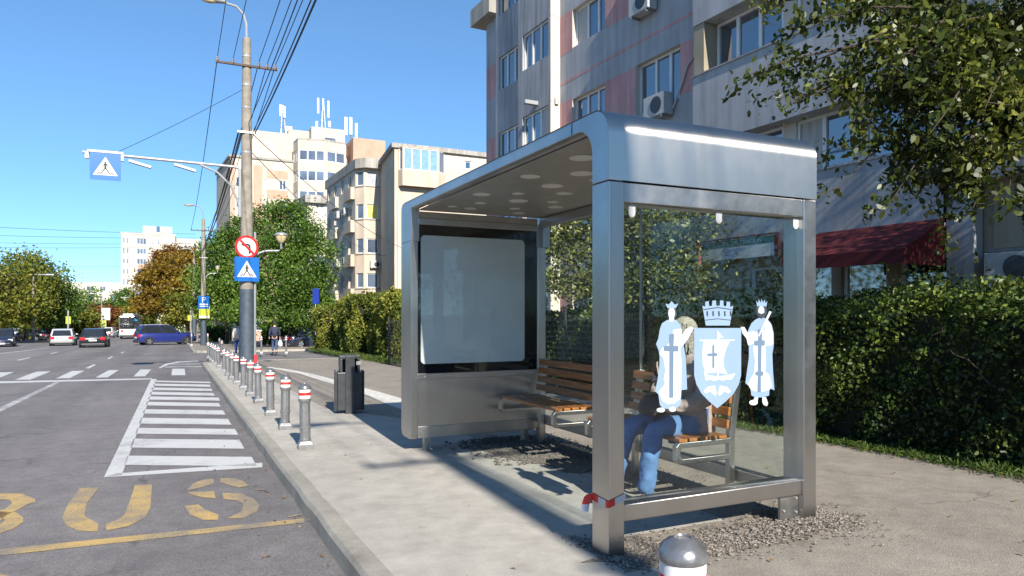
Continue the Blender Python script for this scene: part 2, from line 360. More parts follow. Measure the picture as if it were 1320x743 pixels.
# ------------------------------------------------------------------ leaves
def leaves(name, mat, C, size, parent=None, up=.35, tint=None, aspect=.55, sizevar=.35, droop=0., fine=False):
    n = len(C); C = np.asarray(C, dtype=np.float64)
    nr = rng.normal(size=(n,3)); nr[:,2] += up*2; nr /= np.linalg.norm(nr, axis=1)[:,None]
    d = rng.normal(size=(n,3)); d[:,2] -= droop; d -= nr*np.sum(d*nr, axis=1)[:,None]; d /= np.linalg.norm(d, axis=1)[:,None]
    w = np.cross(nr, d); s = size*(1+sizevar*rng.uniform(-1,1,n))[:,None]
    K = 6 if fine else 4
    V = np.empty((n,K,3))
    if fine:
        hw = w*s*aspect*.5; lift = nr*s*.09; curl = nr*s*rng.uniform(-.16,.02,n)[:,None]
        V[:,0] = C-d*s*.5; V[:,1] = C-d*s*.20+hw*.86+lift; V[:,2] = C+d*s*.18+hw*.80+lift*.8; V[:,3] = C+d*s*.5+curl; V[:,4] = C+d*s*.18-hw*.80+lift*.8; V[:,5] = C-d*s*.20-hw*.86+lift
    else:
        V[:,0] = C-d*s*.5; V[:,1] = C+w*s*aspect*.5+nr*s*.08; V[:,2] = C+d*s*.5; V[:,3] = C-w*s*aspect*.5+nr*s*.08
    me = bpy.data.meshes.new(name); me.vertices.add(K*n); me.vertices.foreach_set('co', V.reshape(-1))
    me.loops.add(K*n); me.loops.foreach_set('vertex_index', np.arange(K*n, dtype=np.int32))
    me.polygons.add(n); me.polygons.foreach_set('loop_start', np.arange(0, K*n, K, dtype=np.int32))
    try: me.polygons.foreach_set('loop_total', np.full(n, K, dtype=np.int32))
    except Exception: pass
    me.update(calc_edges=True)
    t = rng.beta(2, 2.4, n) if tint is None else np.clip(tint+rng.normal(0, .16, n), 0, 1)
    a = me.attributes.new('tint', 'FLOAT', 'FACE'); a.data.foreach_set('value', t.astype(np.float32))
    me.materials.append(mat)
    o = bpy.data.objects.new(name, me); COL.objects.link(o)
    if parent: o.parent = parent
    return o
def clumps(c, r, nclump, nleaf, spread=.26, shell=.45):
    """leaf centres: clumps scattered through an ellipsoid, denser towards its skin"""
    d = rng.normal(size=(nclump,3)); d /= np.linalg.norm(d, axis=1)[:,None]
    rad = shell+(1-shell)*rng.uniform(0,1,nclump)**.6
    cc = np.array(c)+d*rad[:,None]*np.array(r)
    tt = rng.uniform(.15,.85,nclump)
    idx = rng.integers(0, nclump, nleaf)
    sp = spread*np.array(r).mean()
    return cc[idx]+rng.normal(size=(nleaf,3))*sp*np.array([1,1,.75]), tt[idx]
def tree(name, label, base, lobes, mat, nleaf, size, trunk_r, barkm=bark, group=None, nclump=26, spread=.24, shell=.45, tintoff=0., k=1.0):
    lobes = [(l[0], tuple(q*k for q in l[1])) for l in lobes]
    t = thing(name, label, 'tree', base, group=group); b = Vector(base)
    mb = MB(); top = Vector((0,0,0))
    cz = [Vector(l[0])-b for l in lobes]; cen = sum(cz, Vector())/len(cz)
    fork = Vector((cen.x*.5, cen.y*.5, max(1.2, min(q.z for q in cz)*.62)))
    mb.tube([(0,0,-.15),(0,0,.15),fork*.5+Vector((.05,0,0)),fork], [trunk_r*1.35,trunk_r*1.05,trunk_r*.9,trunk_r*.75], 9)
    for q, l in zip(cz, lobes):
        r = l[1]
        mid = fork.lerp(q, .5)+Vector((random.uniform(-.2,.2),random.uniform(-.2,.2),.15))
        mb.tube([fork-Vector((0,0,.1)),mid,q,q+Vector((random.uniform(-.4,.4)*r[0],random.uniform(-.4,.4)*r[1],.7*r[2]))],[trunk_r*.6,trunk_r*.42,trunk_r*.25,trunk_r*.06],6)
        for k in range(4):
            e = q+Vector((random.uniform(-.8,.8)*r[0],random.uniform(-.8,.8)*r[1],random.uniform(-.3,.7)*r[2]))
            mb.tube([mid,mid.lerp(e,.55)+Vector((0,0,.12)),e],[trunk_r*.3,trunk_r*.18,trunk_r*.04],5)
    mb.build('trunk', barkm, t, smooth=True)
    tot = sum(l[1][0]*l[1][1]+l[1][0]*l[1][2] for l in lobes); A = []; T = []
    for l in lobes:
        k = max(60, int(nleaf*(l[1][0]*l[1][1]+l[1][0]*l[1][2])/tot))
        p, tt = clumps(Vector(l[0])-b, l[1], nclump, k, spread, shell); A.append(p); T.append(tt)
    A = np.vstack(A); T = np.concatenate(T)
    leaves('crown', mat, A, size, t, tint=T*.75+.12+tintoff)
    return t

# ================================================================== SETTING
def sheet(name, xs, ys, off, mat, parent=None):
    mb = MB(); vs = [(x, y, g(y)+off) for y in ys for x in xs]; n = len(xs)
    mb.add(vs, [(j*n+i, j*n+i+1, (j+1)*n+i+1, (j+1)*n+i) for j in range(len(ys)-1) for i in range(n-1)])
    return mb.build(name, mat, parent)
ground = struct(sheet('ground', [-900, 900], [-600, -40, 240, 1400], -.16, earth))
KX = .96; YC = 31.5; YS2 = 45.0
road = struct(sheet('road', [-17.5, KX+.02], [-40, 240, 330], ROAD, asphalt))
mb = MB()
def slab(mb, x0, x1, y0, y1, off, n=1):
    mb.add([(x0,y0,g(y0)+off),(x1,y0,g(y0)+off),(x1,y1,g(y1)+off),(x0,y1,g(y1)+off)], [(0,1,2,3)])
slab(mb, KX+.02, 11.0, YC-1.6, YS2+1.5, ROAD+.004)
side = struct(mb.build('side_street', asphalt))
# near pavement with a rounded corner at the side street
def pave(name, pts, off, mat, th=.2):
    mb = MB(); n = len(pts)
    vs = [(x,y,g(y)+off) for x,y in pts]+[(x,y,g(y)+off-th) for x,y in pts]
    mb.add(vs, [tuple(range(n))]+[(i, i+n, (i+1)%n+n, (i+1)%n) for i in range(n)])
    return struct(mb.build(name, mat))
def arc(cx, cy, r, a0, a1, n=8): return [(cx+r*math.cos(R(a0+(a1-a0)*i/n)), cy+r*math.sin(R(a0+(a1-a0)*i/n))) for i in range(n+1)]
KW = .16
cor = arc(KX+KW+1.2, YC-1.2, 1.2, 180, 90)
pave('sidewalk', [(KX+KW,-40)]+cor+[(7.2,YC),(7.2,26),(7.2,-40)], 0, pavement)
pave('garden_soil', [(7.2,-40),(7.2,YC),(11.6,YC),(11.6,-40)], .004, earth)
cor2 = [(KX+KW+1.5-1.5*math.cos(R(a)), YS2+1.5-1.5*math.sin(R(a))) for a in (90,70,50,30,10,0)]
pave('far_sidewalk', [(11,YS2)]+cor2+[(KX+KW,240),(11,240)], 0, pavement)
pave('opposite_sidewalk', [(-17.5,-40),(-17.5,240),(-24,240),(-24,-40)], 0, pavement)
# kerb stones
def kerb(name, path, side_sgn, off=.012):
    mb = MB(); vs = []; n = len(path)
    for i,(x,y) in enumerate(path):
        p0 = Vector(path[max(i-1,0)]); p1 = Vector(path[min(i+1,n-1)]); d = (p1-p0).normalized(); nn = Vector((d.y,-d.x))*side_sgn
        zt = g(y)+off; zb = g(y)+ROAD-.05
        for (w, z) in ((0,zb),(.012,zt-.03),(.035,zt),(KW,zt),(KW,zb)):
            vs.append((x+nn.x*w, y+nn.y*w, z))
    fs = [(i*5+k, i*5+k+1, (i+1)*5+k+1, (i+1)*5+k) for i in range(n-1) for k in range(4)]
    mb.add(vs, fs); mb.add([vs[k] for k in range(5)], [(0,1,2,3,4)])
    return struct(mb.build(name, kerbm, smooth=False))
def jag(x): return x+random.uniform(-.008,.008)
kerb('kerb', [(jag(KX), -40)]+[(jag(KX), y*.5-4) for y in range(0,68)]+arc(KX+KW+1.2, YC-1.2, 1.2+KW, 180, 90)[1:]+[(7.2,YC+KW)], 1)
kerb('far_kerb', [(11,YS2-KW)]+[(KX+1.66-1.66*math.cos(R(a)), YS2+1.5-1.66*math.sin(R(a))) for a in (90,70,50,30,10)]+[(KX,YS2+2),(KX,240)], 1)
mb = MB(); slab(mb, -17.5, -17.35, -40, 240, .012); mb.add([(-17.35,-40,g(-40)+.012),(-17.35,240,g(240)+.012),(-17.35,240,g(240)-.2),(-17.35,-40,g(-40)-.2)],[(0,1,2,3)])
struct(mb.build('opposite_kerb', kerbm))
# concrete strip behind the kerb, its joint runs past the shelter
mb = MB(); xs = [(KX+KW, 2.27)]
pts = []
for y in [-6,-2,0,1,2,3,3.3]: pts.append(y)
slab(mb, KX+KW, 2.36, -8, YC-1.3, .004)
slab(mb, 2.36, 2.74, -8, 3.36, .004)
e_ = [(3.62,3.93),(3.66,4.5),(3.52,5.0),(3.60,5.6),(3.50,6.3),(3.42,6.8),(3.55,7.4),(3.40,8.2),(3.50,9.0),(3.3,10.0),(3.0,10.9),(2.7,11.6),(2.36,12.4)]
P_ = [(2.36,3.93)]+e_
mb.add([(x,y,g(y)+.004) for x,y in P_], [(0,k,k+1) for k in range(1,len(P_)-1)])
concs = struct(mb.build('concrete_strip', concrete))
# pale cement smear crossing the pavement
mb = MB(); ctr = [(345,474,.25),(368,477,.3),(392,482,.34),(420,490,.40),(450,499,.46),(480,508,.5),(513,519,.55),(545,530,.6)]
L1 = []; L2 = []
for (px,py,w) in ctr:
    p = G(px,py); j = random.uniform(-.06,.06); L1.append((p.x-w*.45+j,p.y-w*.5,g(p.y-w*.5)+.008)); L2.append((p.x+w*.45,p.y+w*.5+j,g(p.y+w*.5)+.008))
mb.add(L1+L2, [(i,i+1,i+1+len(L1),i+len(L1)) for i in range(len(L1)-1)])
struct(mb.build('cement_trace', cement))

# ------------------------------------------------------------------ road markings (children of the road)
def gr(px, py): return G(px, py, ROAD)
def flat(name, polys, mat, off=.004):
    mb = MB()
    for P in polys: mb.add([(x,y,g(y)+ROAD+off) for x,y in P], [tuple(range(len(P)))])
    return mb.build(name, mat, road)
def gq(*pp): return [tuple(gr(*p)[:2]) for p in pp]
A = gr(150,613); B = gr(198,489)
# hatched box: thick left edge, stripes, closing line
hx0 = gr(160,612).x; hy0 = gr(160,612).y; hy1 = gr(198,489.5).y; hx1 = KX-.12
flat('hatch_edge_line', [gq((134,616),(157,613),(202,489),(195,489))], white_p)
flat('hatch_closing_line', [gq((134,616),(150,611),(338,597),(338,603))], white_p)
ys = [(588,600),(566,577.5),(552,559.5),(539,546.5),(528,533.5),(518.5,523),(511.5,515.5),(505.5,509),(500,503),(494.8,497.5),(491,492.8)]
for (ya, yb) in ys:
    def lx(y): return 157+(202-157)*(613-y)/(613-489)-2
    def rx(y): return 268+(604-y)*-.0+ (y-489)*.50 if False else 268+(y-489)*.565
    ra = random.uniform(-3,2)
    flat('hatch_stripe', [gq((lx(ya),ya),(rx(ya)+ra,ya+1.5),(rx(yb)+ra,yb+1.5),(lx(yb),yb))], white_p)
flat('stop_line', [gq((-120,497.5),(196,489.4),(196,488),(-120,494.5))], white_p)
zy0, zy1 = 490-1.5, 477.5
for (x0,x1,xs_,y0,y1) in ((-25,-3,22,490.5,480),(17,38,46,489.5,479),(72,92,89-72,488,478),(123,140,29,487,477.5),(172,186,23,485.5,476.5)):
    if x0==72: q = ((72,488.2),(90,487.8),(109,478.2),(93,478.5))
    elif x0==17: q = ((19,490),(39,489.7),(66,479),(47,479.3))
    elif x0==-25: q = ((-30,492),(-10,491),(18,480),(-2,480.5))
    elif x0==123: q = ((123,487.2),(139,486.8),(153,477.4),(140,477.6))
    else: q = ((172,485.7),(187,485.4),(195,476.6),(181,476.8))
    flat('zebra_bar', [gq(*q)], white_p)
flat('zebra_bar', [gq((221,484.2),(239,484),(238,475.5),(222,475.8))], white_p)
flat('lane_line', [gq((-60,553),(-52,557),(77,493.5),(71,493))], faded_p)
flat('hatch_tip_arc', [gq((204,474.8),(207,475),(218,470),(232,467.5),(262,466.2),(262,465.2),(228,466.3),(213,469.5))], white_p)
flat('hatch_tip_stripes', [gq((214,472.8),(262,472.4),(262,473.4),(211,474)),gq((222,469.4),(262,469),(262,469.9),(219,470.4))], faded_p)
for q in (((110,475),(115,475.2),(124,470.4),(120,470.2)),((21,464.5),(24,465),(40,461.2),(37,460.9)),((64,456.2),(67,456.4),(75,454.2),(73,454)),((138,462.8),(141,463),(146,460),(143,459.9)),((155,455.4),(157.5,455.5),(161,453.6),(159,453.6))):
    flat('lane_dash', [gq(*q)], white_p)
flat('edge_line', [gq((-40,461.3),(-40,460),(64,448.5),(64,449))], faded_p)
flat('manhole_cover', [[(gr(180,468.3).x+.42*math.cos(t*.4),gr(180,468.3).y+.42*math.sin(t*.4)) for t in range(16)]], M('iron_cover',(.06,.055,.055),.7))
flat('bay_line', [gq((-120,721),(-120,730),(392,674.5),(392,669))], yellow_p)
flat('bay_line', [gq((-120,722),(30,746),(60,760),(-120,740))], yellow_p)
# letters B U S as stencil strokes
def strokes(name, S_, w, parent_off=.004):
    pass
def letter(polys): flat('bus_letter', polys, yellow_p)
letter([gq((103,630),(128,629),(112,649),(109,666),(127,676),(126,686),(101,685),(85,678),(80,668),(88,650)),
        gq((174,626),(196,625),(194,655),(187,668),(165,679),(137,685),(137,676),(151,671),(160,665),(166,650))])
def strip(inner, outer): return gq(*(outer+inner[::-1]))
letter([gq((275,617.5),(262,619),(249,624),(241,632),(244,632.5),(262,628),(276,623.5)),
        gq((284,617),(300,617),(312,620),(321,627),(308,629),(297,626),(284,622.5)),
        gq((241,635),(276,634),(278,643),(262,642),(246,638)),
        gq((287,636),(310,637),(326,643),(335,652),(330,661),(312,669),(293,669),(311,660),(314,651),(306,646),(288,644)),
        gq((238,653),(256,651),(265,658),(282,664),(281,671),(262,671),(245,664))])
letter([gq((-25,637),(28,637),(45,644),(46,648),(36,651),(16,649),(12,645),(-25,643)),
        gq((36,651),(25,657),(8,665),(0,672),(-25,672),(-25,664),(6,657),(16,649)),
        gq((0,660),(20,661),(30,668),(30,674),(18,682),(-5,690),(-25,693),(-25,684),(-2,678),(8,671),(-4,667))])

# ================================================================== BUS SHELTER
X0, X1, Y0, Y1 = 2.394, 4.174, 3.616, 7.62
def build_shelter():
    t = thing('bus_shelter', 'stainless steel bus shelter with glass walls and city emblem', 'bus shelter', (0,0,0))
    ZT, ZS = 2.78, 2.322
    # portal cap: the roof skin curves down at the near end into the fascia, cross-section in Y-Z
    ro, ri, th = .16, .18, .095
    zf = 2.69
    # road-side edge frame with rounded corners (one closed band), Y-Z profile
    Ye = 7.98
    outer = [(Y0, ZS)]+[(Y0+ro-ro*math.cos(R(a)), ZT-ro+ro*math.sin(R(a))) for a in range(0,91,9)]
    outer += [(Ye-.08+.08*math.sin(R(a)), ZT-.08+.08*math.cos(R(a))) for a in range(0,91,15)]+[(Ye, ZS)]
    inner = [(Y0+.19, ZS)]+[(Y0+.19+ri-ri*math.cos(R(a)), zf-ri+ri*math.sin(R(a))) for a in range(0,91,9)]
    inner += [(Y1-.02, zf),(Y1-.02, zf-.02),(Y1-.02,ZS)]
    def band(x0, x1):
        mb = MB(); no = len(outer); ni = len(inner)
        # match counts by walking both lists
        V = []; idx = []
        import bisect
        poly = [(x0,y,z) for y,z in outer]+[(x0,y,z) for y,z in inner[::-1]]
        mb.prism(poly, (x1-x0,0,0)); return mb
    band(X0, X0+.10).build('edge_frame', steel, t, bevel=.006)
    band(X1-.10, X1).build('edge_frame', steel, t, bevel=.006)
    # roof skin: one sheet folded over the near end
    mb = MB(); e_ = .003
    xa, xb = X0-.002, X1+.002
    prof = [(Y0-e_, ZS+.004),(Y0-e_, ZS+.06),(Y0-e_, ZT-ro-.05),(Y0-e_, ZT-ro-.005)]+[(Y0+ro-(ro+e_)*math.cos(R(a)), ZT-ro+(ro+e_)*math.sin(R(a))) for a in range(0,91,5)]+[(Y0+ro+.01,ZT+e_),(Y0+ro+.1,ZT+e_),(Ye-.10, ZT+e_)]
    vs = []
    for (y,z) in prof: vs += [(xa,y,z),(xb,y,z)]
    mb.add(vs, [(2*i,2*i+1,2*i+3,2*i+2) for i in range(len(prof)-1)])
    mb.build('roof_skin', fascia_m, t, smooth=True)
    mb = MB(); mb.box(X0-.0035, X0-.001, 4.055, 4.060, zf+.004, ZT-.002); mb.build('edge_joint', plastic_dk, t)
    # fascia back face inside, ceiling
    mb = MB(); mb.box(X0+.10, X1-.10, Y0+.20, Y1-.02, zf-.02, zf-.005); ce = mb.build('ceiling', ceil_m, t)
    mb = MB(); mb.box(X0+.10, X1-.10, Y0+.17, Y0+.19, ZS, zf); mb.build('fascia_lining', steel_d, t)
    spots = [(2.75,4.5,.10),(2.72,5.3,.085),(2.70,6.3,.09),(3.1,4.6,.07),(3.05,5.0,.10),(3.1,5.6,.10),(3.0,6.1,.06),(3.2,6.5,.10),(2.9,6.8,.06),
             (3.45,4.9,.08),(3.5,5.4,.05),(3.4,5.9,.08),(3.55,6.4,.06),(3.4,7.0,.06),(3.75,5.2,.10),(3.8,5.9,.06),(3.75,6.7,.08),(2.95,7.2,.07),(3.75,4.5,.07),(3.6,7.3,.07),(2.72,7.15,.05),(3.3,5.2,.05)]
    for (x,y,r) in spots:
        mb = MB(); mb.lathe((x,y,zf-.026),[(r,0),(r,.006)],28); mb.build('ceiling_disc', disc_m, ce)
    # near posts and back posts
    def post(x0,x1,y0,y1,z1=ZS):
        mb = MB(); mb.box(x0,x1,y0,y1,g(y0)-.08,z1-.003); return mb.build('post', steel, t, bevel=.007)
    post(X0, X0+.118, Y0, Y0+.19); post(X1-.124, X1, Y0, Y0+.19)
    post(X1-.16, X1-.06, Y1-.02, Y1+.06)
    # near-end transom and bottom rail
    mb = MB(); mb.box(X0+.118, X1-.124, Y0+.012, Y0+.178, 2.196, ZS-.003); mb.build('top_rail', steel, t, bevel=.004)
    mb = MB(); mb.box(X0+.118, X1-.124, Y0+.02, Y0+.17, .205, .312); mb.build('bottom_rail', steel, t, bevel=.006)
    mb = MB(); mb.box(X1-.30, X1-.126, Y0+.05, Y0+.07, .04, .2); mb.cur=1
    for (a,b) in ((X1-.15,.18),(X1-.15,.08),(X1-.27,.1)): mb.tube([(a,Y0+.05,b),(a,Y0+.04,b)],.009,8)
    mb.build('base_bracket', [steel_d, lamp_grey], t)
    # glass end wall
    gy = Y0+.062
    mb = MB(); mb.add([(X0+.112,gy,.30),(X1-.118,gy,.30),(X1-.118,gy,2.2),(X0+.112,gy,2.2)],[(0,1,2,3)]); gp = mb.build('glass_panel', glass, t)
    for px in (813,925,1024):
        p = PY(px, 268, gy); P_ = [(p.x+.026*math.cos(R(a)), gy-.016, 2.135+.026*math.sin(R(a))) for a in range(180,361,20)]+[(p.x+.026,gy-.016,2.192),(p.x-.026,gy-.016,2.192)]
        mb = MB(); mb.prism(P_, (0,.012,0)); mb.build('glass_clamp', clamp_m, gp, bevel=.003)
    # back wall: two glass panels with rails
    bx = X1-.115
    for (a,b) in ((Y0+.20, 5.567),(5.583, Y1-.03)):
        mb = MB(); mb.add([(bx,a,.27),(bx,b,.27),(bx,b,2.56),(bx,a,2.56)],[(0,1,2,3)]); mb.build('glass_panel', glass, t)
    mb = MB(); mb.box(bx-.04, bx+.05, Y0+.19, Y1-.02, .17, .268); mb.build('back_rail', steel, t, bevel=.005)
    mb = MB(); mb.box(bx-.04, bx+.05, Y0+.19, Y1-.02, 2.56, 2.665); mb.build('back_beam', steel, t, bevel=.005)
    mb = MB(); mb.box(bx-.008, bx+.012, 5.568, 5.582, .27, 2.558); mb.build('glazing_bar', steel_d, t)
    # light box wall at the far end
    xr = 4.05; zb = .085
    r = .09
    prof = [(Y1-.015,ZS)]+[(Y1-.015,zb+.03),(Y1+.02,zb)]+[(Ye-.10+.10*math.sin(R(a)), zb+.10-.10*math.cos(R(a))) for a in range(0,91,15)]+[(Ye,ZS)]
    mb = MB(); mb.prism([(X0,y,z) for y,z in prof], (.085,0,0)); mb.build('side_column', steel, t, bevel=.006)
    mb = MB(); mb.prism([(xr-.05,y,z) for y,z in prof], (.05,0,0)); mb.build('side_column', steel, t, bevel=.006)
    mb = MB(); mb.box(X0+.085, xr-.05, Y1+.012, Ye-.02, zb+.02, 2.62); mb.build('box_body', steel_d, t)
    mb = MB(); mb.box(X0+.085, xr-.05, Y1-.005, Y1+.012, zb+.03, .76); lp = mb.build('lower_panel', steel, t)
    mb = MB(); mb.box(X0+.085, xr-.05, Y1-.018, Y1-.002, zb+.01, zb+.14); mb.build('kick_rail', steel_d, t, bevel=.003)
    mb = MB(); mb.box(X0+.08, xr-.05, Y1-.03, Y1+.012, .76, .825); mb.build('ledge', steel, t, bevel=.004)
    mb = MB(); mb.box(X0+.08, xr-.05, Y1-.03, Y1+.012, 2.512, 2.585); mb.build('header_rail', steel, t, bevel=.004)
    mb = MB(); mb.box(X0+.08, xr-.05, Y1-.022, Y1+.012, 2.588, 2.66); mb.build('header_rail', steel_d, t, bevel=.004)
    bxa, bxb, bza, bzb = X0+.087, xr-.052, .826, 2.511
    sxa, sxb, sza, szb = 2.515, 3.83, .932, 2.395
    mb = MB(); mb.box(bxa,bxb,Y1+.001,Y1+.006,bza,bzb); fr = mb.build('display_frame', blackm, t)
    # poster panel with rounded corners behind its glass
    rr = .05; pts = []
    for (cx,cz,a0) in ((sxb-rr,szb-rr,0),(sxa+rr,szb-rr,90),(sxa+rr,sza+rr,180),(sxb-rr,sza+rr,270)):
        for k in range(6): pts.append((cx+rr*math.cos(R(a0+18*k)), Y1-.004, cz+rr*math.sin(R(a0+18*k))))
    mb = MB(); mb.prism(pts, (0,.004,0)); mb.build('display_panel', screen, fr)
    mb = MB(); mb.add([(bxa,Y1-.014,bza),(bxb,Y1-.014,bza),(bxb,Y1-.014,bzb),(bxa,Y1-.014,bzb)],[(0,1,2,3)]); mb.build('display_glass', glass, fr)
    for zz_ in (.79, 2.55):
        for k in range(7):
            x = X0+.16+k*.232; mb = MB(); mb.tube([(x,Y1-.031,zz_),(x,Y1-.035,zz_)],.008,8); mb.build('screw', lamp_grey, t)
    for k in range(3):
        for x in (X0+.03, X0+.09):
            mb = MB(); mb.tube([(x,Y0-.001,.06+k*.03),(x,Y0-.004,.06+k*.03)],.006,8); mb.build('screw', steel_d, t)
    for px in (548,680):
        p = G(px, 575) if px==548 else Vector((3.9,Y1+.12,0))
        if px==548: p = Vector((2.62, Y1+.10, 0))
        mb = MB(); mb.box(p.x-.035,p.x+.035,p.y-.03,p.y+.05,g(p.y)-.02,zb+.03); mb.box(p.x-.06,p.x+.06,p.y-.06,p.y+.08,g(p.y),g(p.y)+.014); mb.build('foot', steel_d, t)
    # ---- emblem on the near glass (flat film, drawn from the photograph onto the glass plane)
    ey = gy-.0006
    def dp(x, y, lay):
        p = PY(840+x/4.3706, 370+y/4.3706, ey-lay*.0007); return (p.x, p.y, p.z)
    def shape(name, items, parent=gp):
        mb = MB(); 
        for (mi, lay, pts) in items:
            mb.cur = mi; P = [dp(x,y,lay) for x,y in pts]; c = len(P)
            mb.prism(P, (0,.0004,0))
        return mb.build(name, [dec_b, dec_w, dec_g, dec_d], parent)
    def ell(cx,cy,rx,ry,n=16): return [(cx+rx*math.cos(2*math.pi*k/n), cy+ry*math.sin(2*math.pi*k/n)) for k in range(n)]
    shape('emblem_figure', [
        (0,0,[(85,188),(112,182),(142,188),(160,212),(172,260),(180,330),(190,380),(196,480),(200,578),(168,582),(164,660),(150,678),(110,690),(60,684),(46,664),(38,606),(20,588),(34,520),(44,440),(45,390),(40,360),(25,322),(38,290),(46,240),(58,206)]),
        (1,1,[(168,236),(166,290),(160,330),(168,420),(166,580),(160,632),(130,655),(95,662),(62,645),(44,604),(40,590),(62,566),(76,545),(68,520),(78,470),(66,400),(44,378),(58,345),(84,336),(112,300),(124,240)]),
        (1,2,[(150,300),(175,268),(192,238),(218,226),(238,230),(226,250),(216,272),(200,300),(172,335),(156,338)]),
        (2,3,[(100,268),(127,262),(124,332),(152,334),(150,364),(124,364),(122,625),(99,625),(100,364),(68,360),(70,334),(100,332)]),
        (3,1,[(90,112),(135,112),(142,150),(134,178),(122,186),(100,186),(92,176)]),
        (1,4,ell(113,148,19,31)),(1,2,[(100,170),(126,170),(126,192),(112,198),(100,192)]),
        (3,5,[(98,140),(108,139),(108,142),(98,143)]),(3,5,[(118,139),(128,140),(128,143),(118,142)]),(3,5,[(106,165),(120,165),(113,168)]),
        (0,5,[(78,94),(96,100),(113,80),(130,100),(150,94),(136,120),(90,120)]),
        (1,1,ell(52,694,24,13)),(1,1,ell(118,690,20,14))])
    shape('emblem_figure', [
        (0,0,[(585,184),(618,170),(652,180),(676,212),(688,262),(688,330),(680,380),(684,480),(692,582),(664,572),(662,612),(630,622),(590,624),(562,612),(556,566),(528,542),(538,470),(548,400),(548,330),(536,280),(546,240),(562,206)]),
        (1,1,[(640,182),(666,200),(682,250),(686,320),(668,332),(640,330),(644,400),(640,478),(664,496),(678,560),(664,580),(640,588),(600,592),(560,580),(542,548),(562,512),(576,490),(584,420),(572,350),(576,326),(606,262),(640,238)]),
        (1,2,[(502,226),(522,226),(540,256),(570,250),(606,258),(606,300),(570,322),(544,330),(534,290),(512,262)]),
        (2,3,[(598,240),(622,236),(622,300),(638,302),(638,330),(620,332),(618,476),(630,478),(628,500),(616,502),(616,592),(596,592),(598,500),(584,498),(586,478),(598,476),(598,332),(578,330),(578,304),(598,302)]),
        (1,6,[(664,136),(676,142),(612,268),(604,282),(600,276)]),
        (3,1,[(590,106),(648,106),(648,150),(636,172),(618,180),(600,170),(592,150)]),
        (1,4,ell(618,136,17,27)),(3,5,[(602,146),(618,152),(634,146),(630,166),(618,176),(606,166)]),
        (3,5,[(605,128),(614,127),(614,130),(605,131)]),(3,5,[(622,127),(631,128),(631,131),(622,130)]),
        (0,5,[(588,76),(600,92),(604,70),(614,90),(620,68),(627,90),(638,70),(640,92),(652,80),(646,110),(595,110)]),
        (1,2,ell(574,652,24,15)),(1,1,[(624,622),(644,622),(656,656),(650,672),(632,666),(624,650)]),(1,1,[(580,622),(600,622),(596,652),(566,660)])])
    items = [(0,0,[(286,106),(302,112),(303,84),(322,80),(324,108),(340,108),(342,78),(362,76),(364,106),(384,106),(386,76),(404,78),(406,108),(420,110),(424,82),(442,86),(442,114),(460,106),(440,218),(305,218)])]
    for k in range(5):
        cx = 308+k*33; items.append((3,1,[(cx,138),(cx+9,136),(cx+11,164),(cx+2,166)]))
    items += [(3,1,[(292,126),(373,114),(454,126),(453,131),(373,119),(293,131)]),(3,1,[(300,186),(373,178),(446,186),(445,190),(373,182),(301,190)])]
    shape('emblem_crown', items)
    shape('emblem_shield', [
        (0,0,[(240,232),(505,232),(504,500),(490,552),(460,604),(415,648),(370,684),(322,644),(280,600),(252,548),(240,500)]),
        (1,1,[(292,308),(440,308),(418,352),(404,410),(408,456),(428,494),(376,480),(306,486),(288,430),(286,370)]),
        (1,2,[(294,474),(318,496),(372,506),(430,498),(472,486),(452,522),(424,522),(400,530),(380,522),(350,530),(330,522),(304,528)]),
        (1,3,[(270,299),(468,297),(468,303),(270,306)]),(1,4,[(369,248),(375,248),(378,500),(369,500)]),(1,5,[(374,250),(406,288),(388,286),(376,300)]),
        (2,3,[(342,328),(354,328),(354,372),(382,374),(382,390),(354,390),(354,456),(342,458),(342,390),(314,390),(314,376),(342,374)]),
        (1,1,[(292,588),(316,564),(356,556),(366,600),(360,614),(346,604),(330,588),(306,600)]),
        (1,1,[(446,588),(424,564),(384,556),(374,600),(380,614),(394,604),(410,588),(432,600)])])
    return t
shelter = build_shelter()

# benches inside the shelter
def bench():
    t = thing('bench', 'brown slatted bench with steel loop armless frames', 'bench')
    xf, xb = 0., .55; Ln = 1.31; zs = .525
    for y in (0.02, Ln-.02):
        mb = MB()
        # cantilever loop: rounded rectangle of flat bar
        pr = [(xf,.39),(xf+.03,.36),(xb-.02,.36),(xb-.02,.40),(xf+.055,.40),(xf+.04,.415),(xf+.04,.47),(xf+.055,.485),(xb-.02,.485),(xb-.02,.525),(xf+.03,.525),(xf,.495)]
        mb.prism([(x,y-.025,z) for x,z in pr], (0,.05,0))
        fr = mb.build('seat_frame', steel, t, bevel=.004)
        mb = MB(); mb.beam((xb,y,-.03),(xb,y,.53),.05,.055,(1,0,0)); mb.beam((xb,y,.52),(xb+.07,y,.97),.05,.055,(1,0,0)); mb.build('leg', steel, t, bevel=.004)
    for k in range(5):
        x = xf+.03+k*.098
        mb = MB(); mb.box(x, x+.078, -.005, Ln+.005, zs+.001, zs+.029); mb.build('seat_slat', wood, t, bevel=.006)
    for k in range(4):
        z = .60+k*.098; x = xb-.03+(z-.52)/.45*.07
        mb = MB(); mb.obox((x-.022,Ln/2,z+.035),(math.cos(.155),0,-math.sin(.155)),(0,1,0),(math.sin(.155),0,math.cos(.155)),.013,Ln/2+.005,.036); mb.build('back_slat', wood, t, bevel=.006)
    return t
b1 = bench(); b1.location = (3.42, 4.25, g(4.5)+.01)
b1['label'] = 'nearer slatted bench, the one the seated person sits on'
b2 = copy_tree(b1); b2.location = (3.42, 6.17, g(6.8)+.045); b2['label'] = 'empty slatted bench beside the blank poster panel'
b1['group'] = b2['group'] = 'benches in the bus shelter'

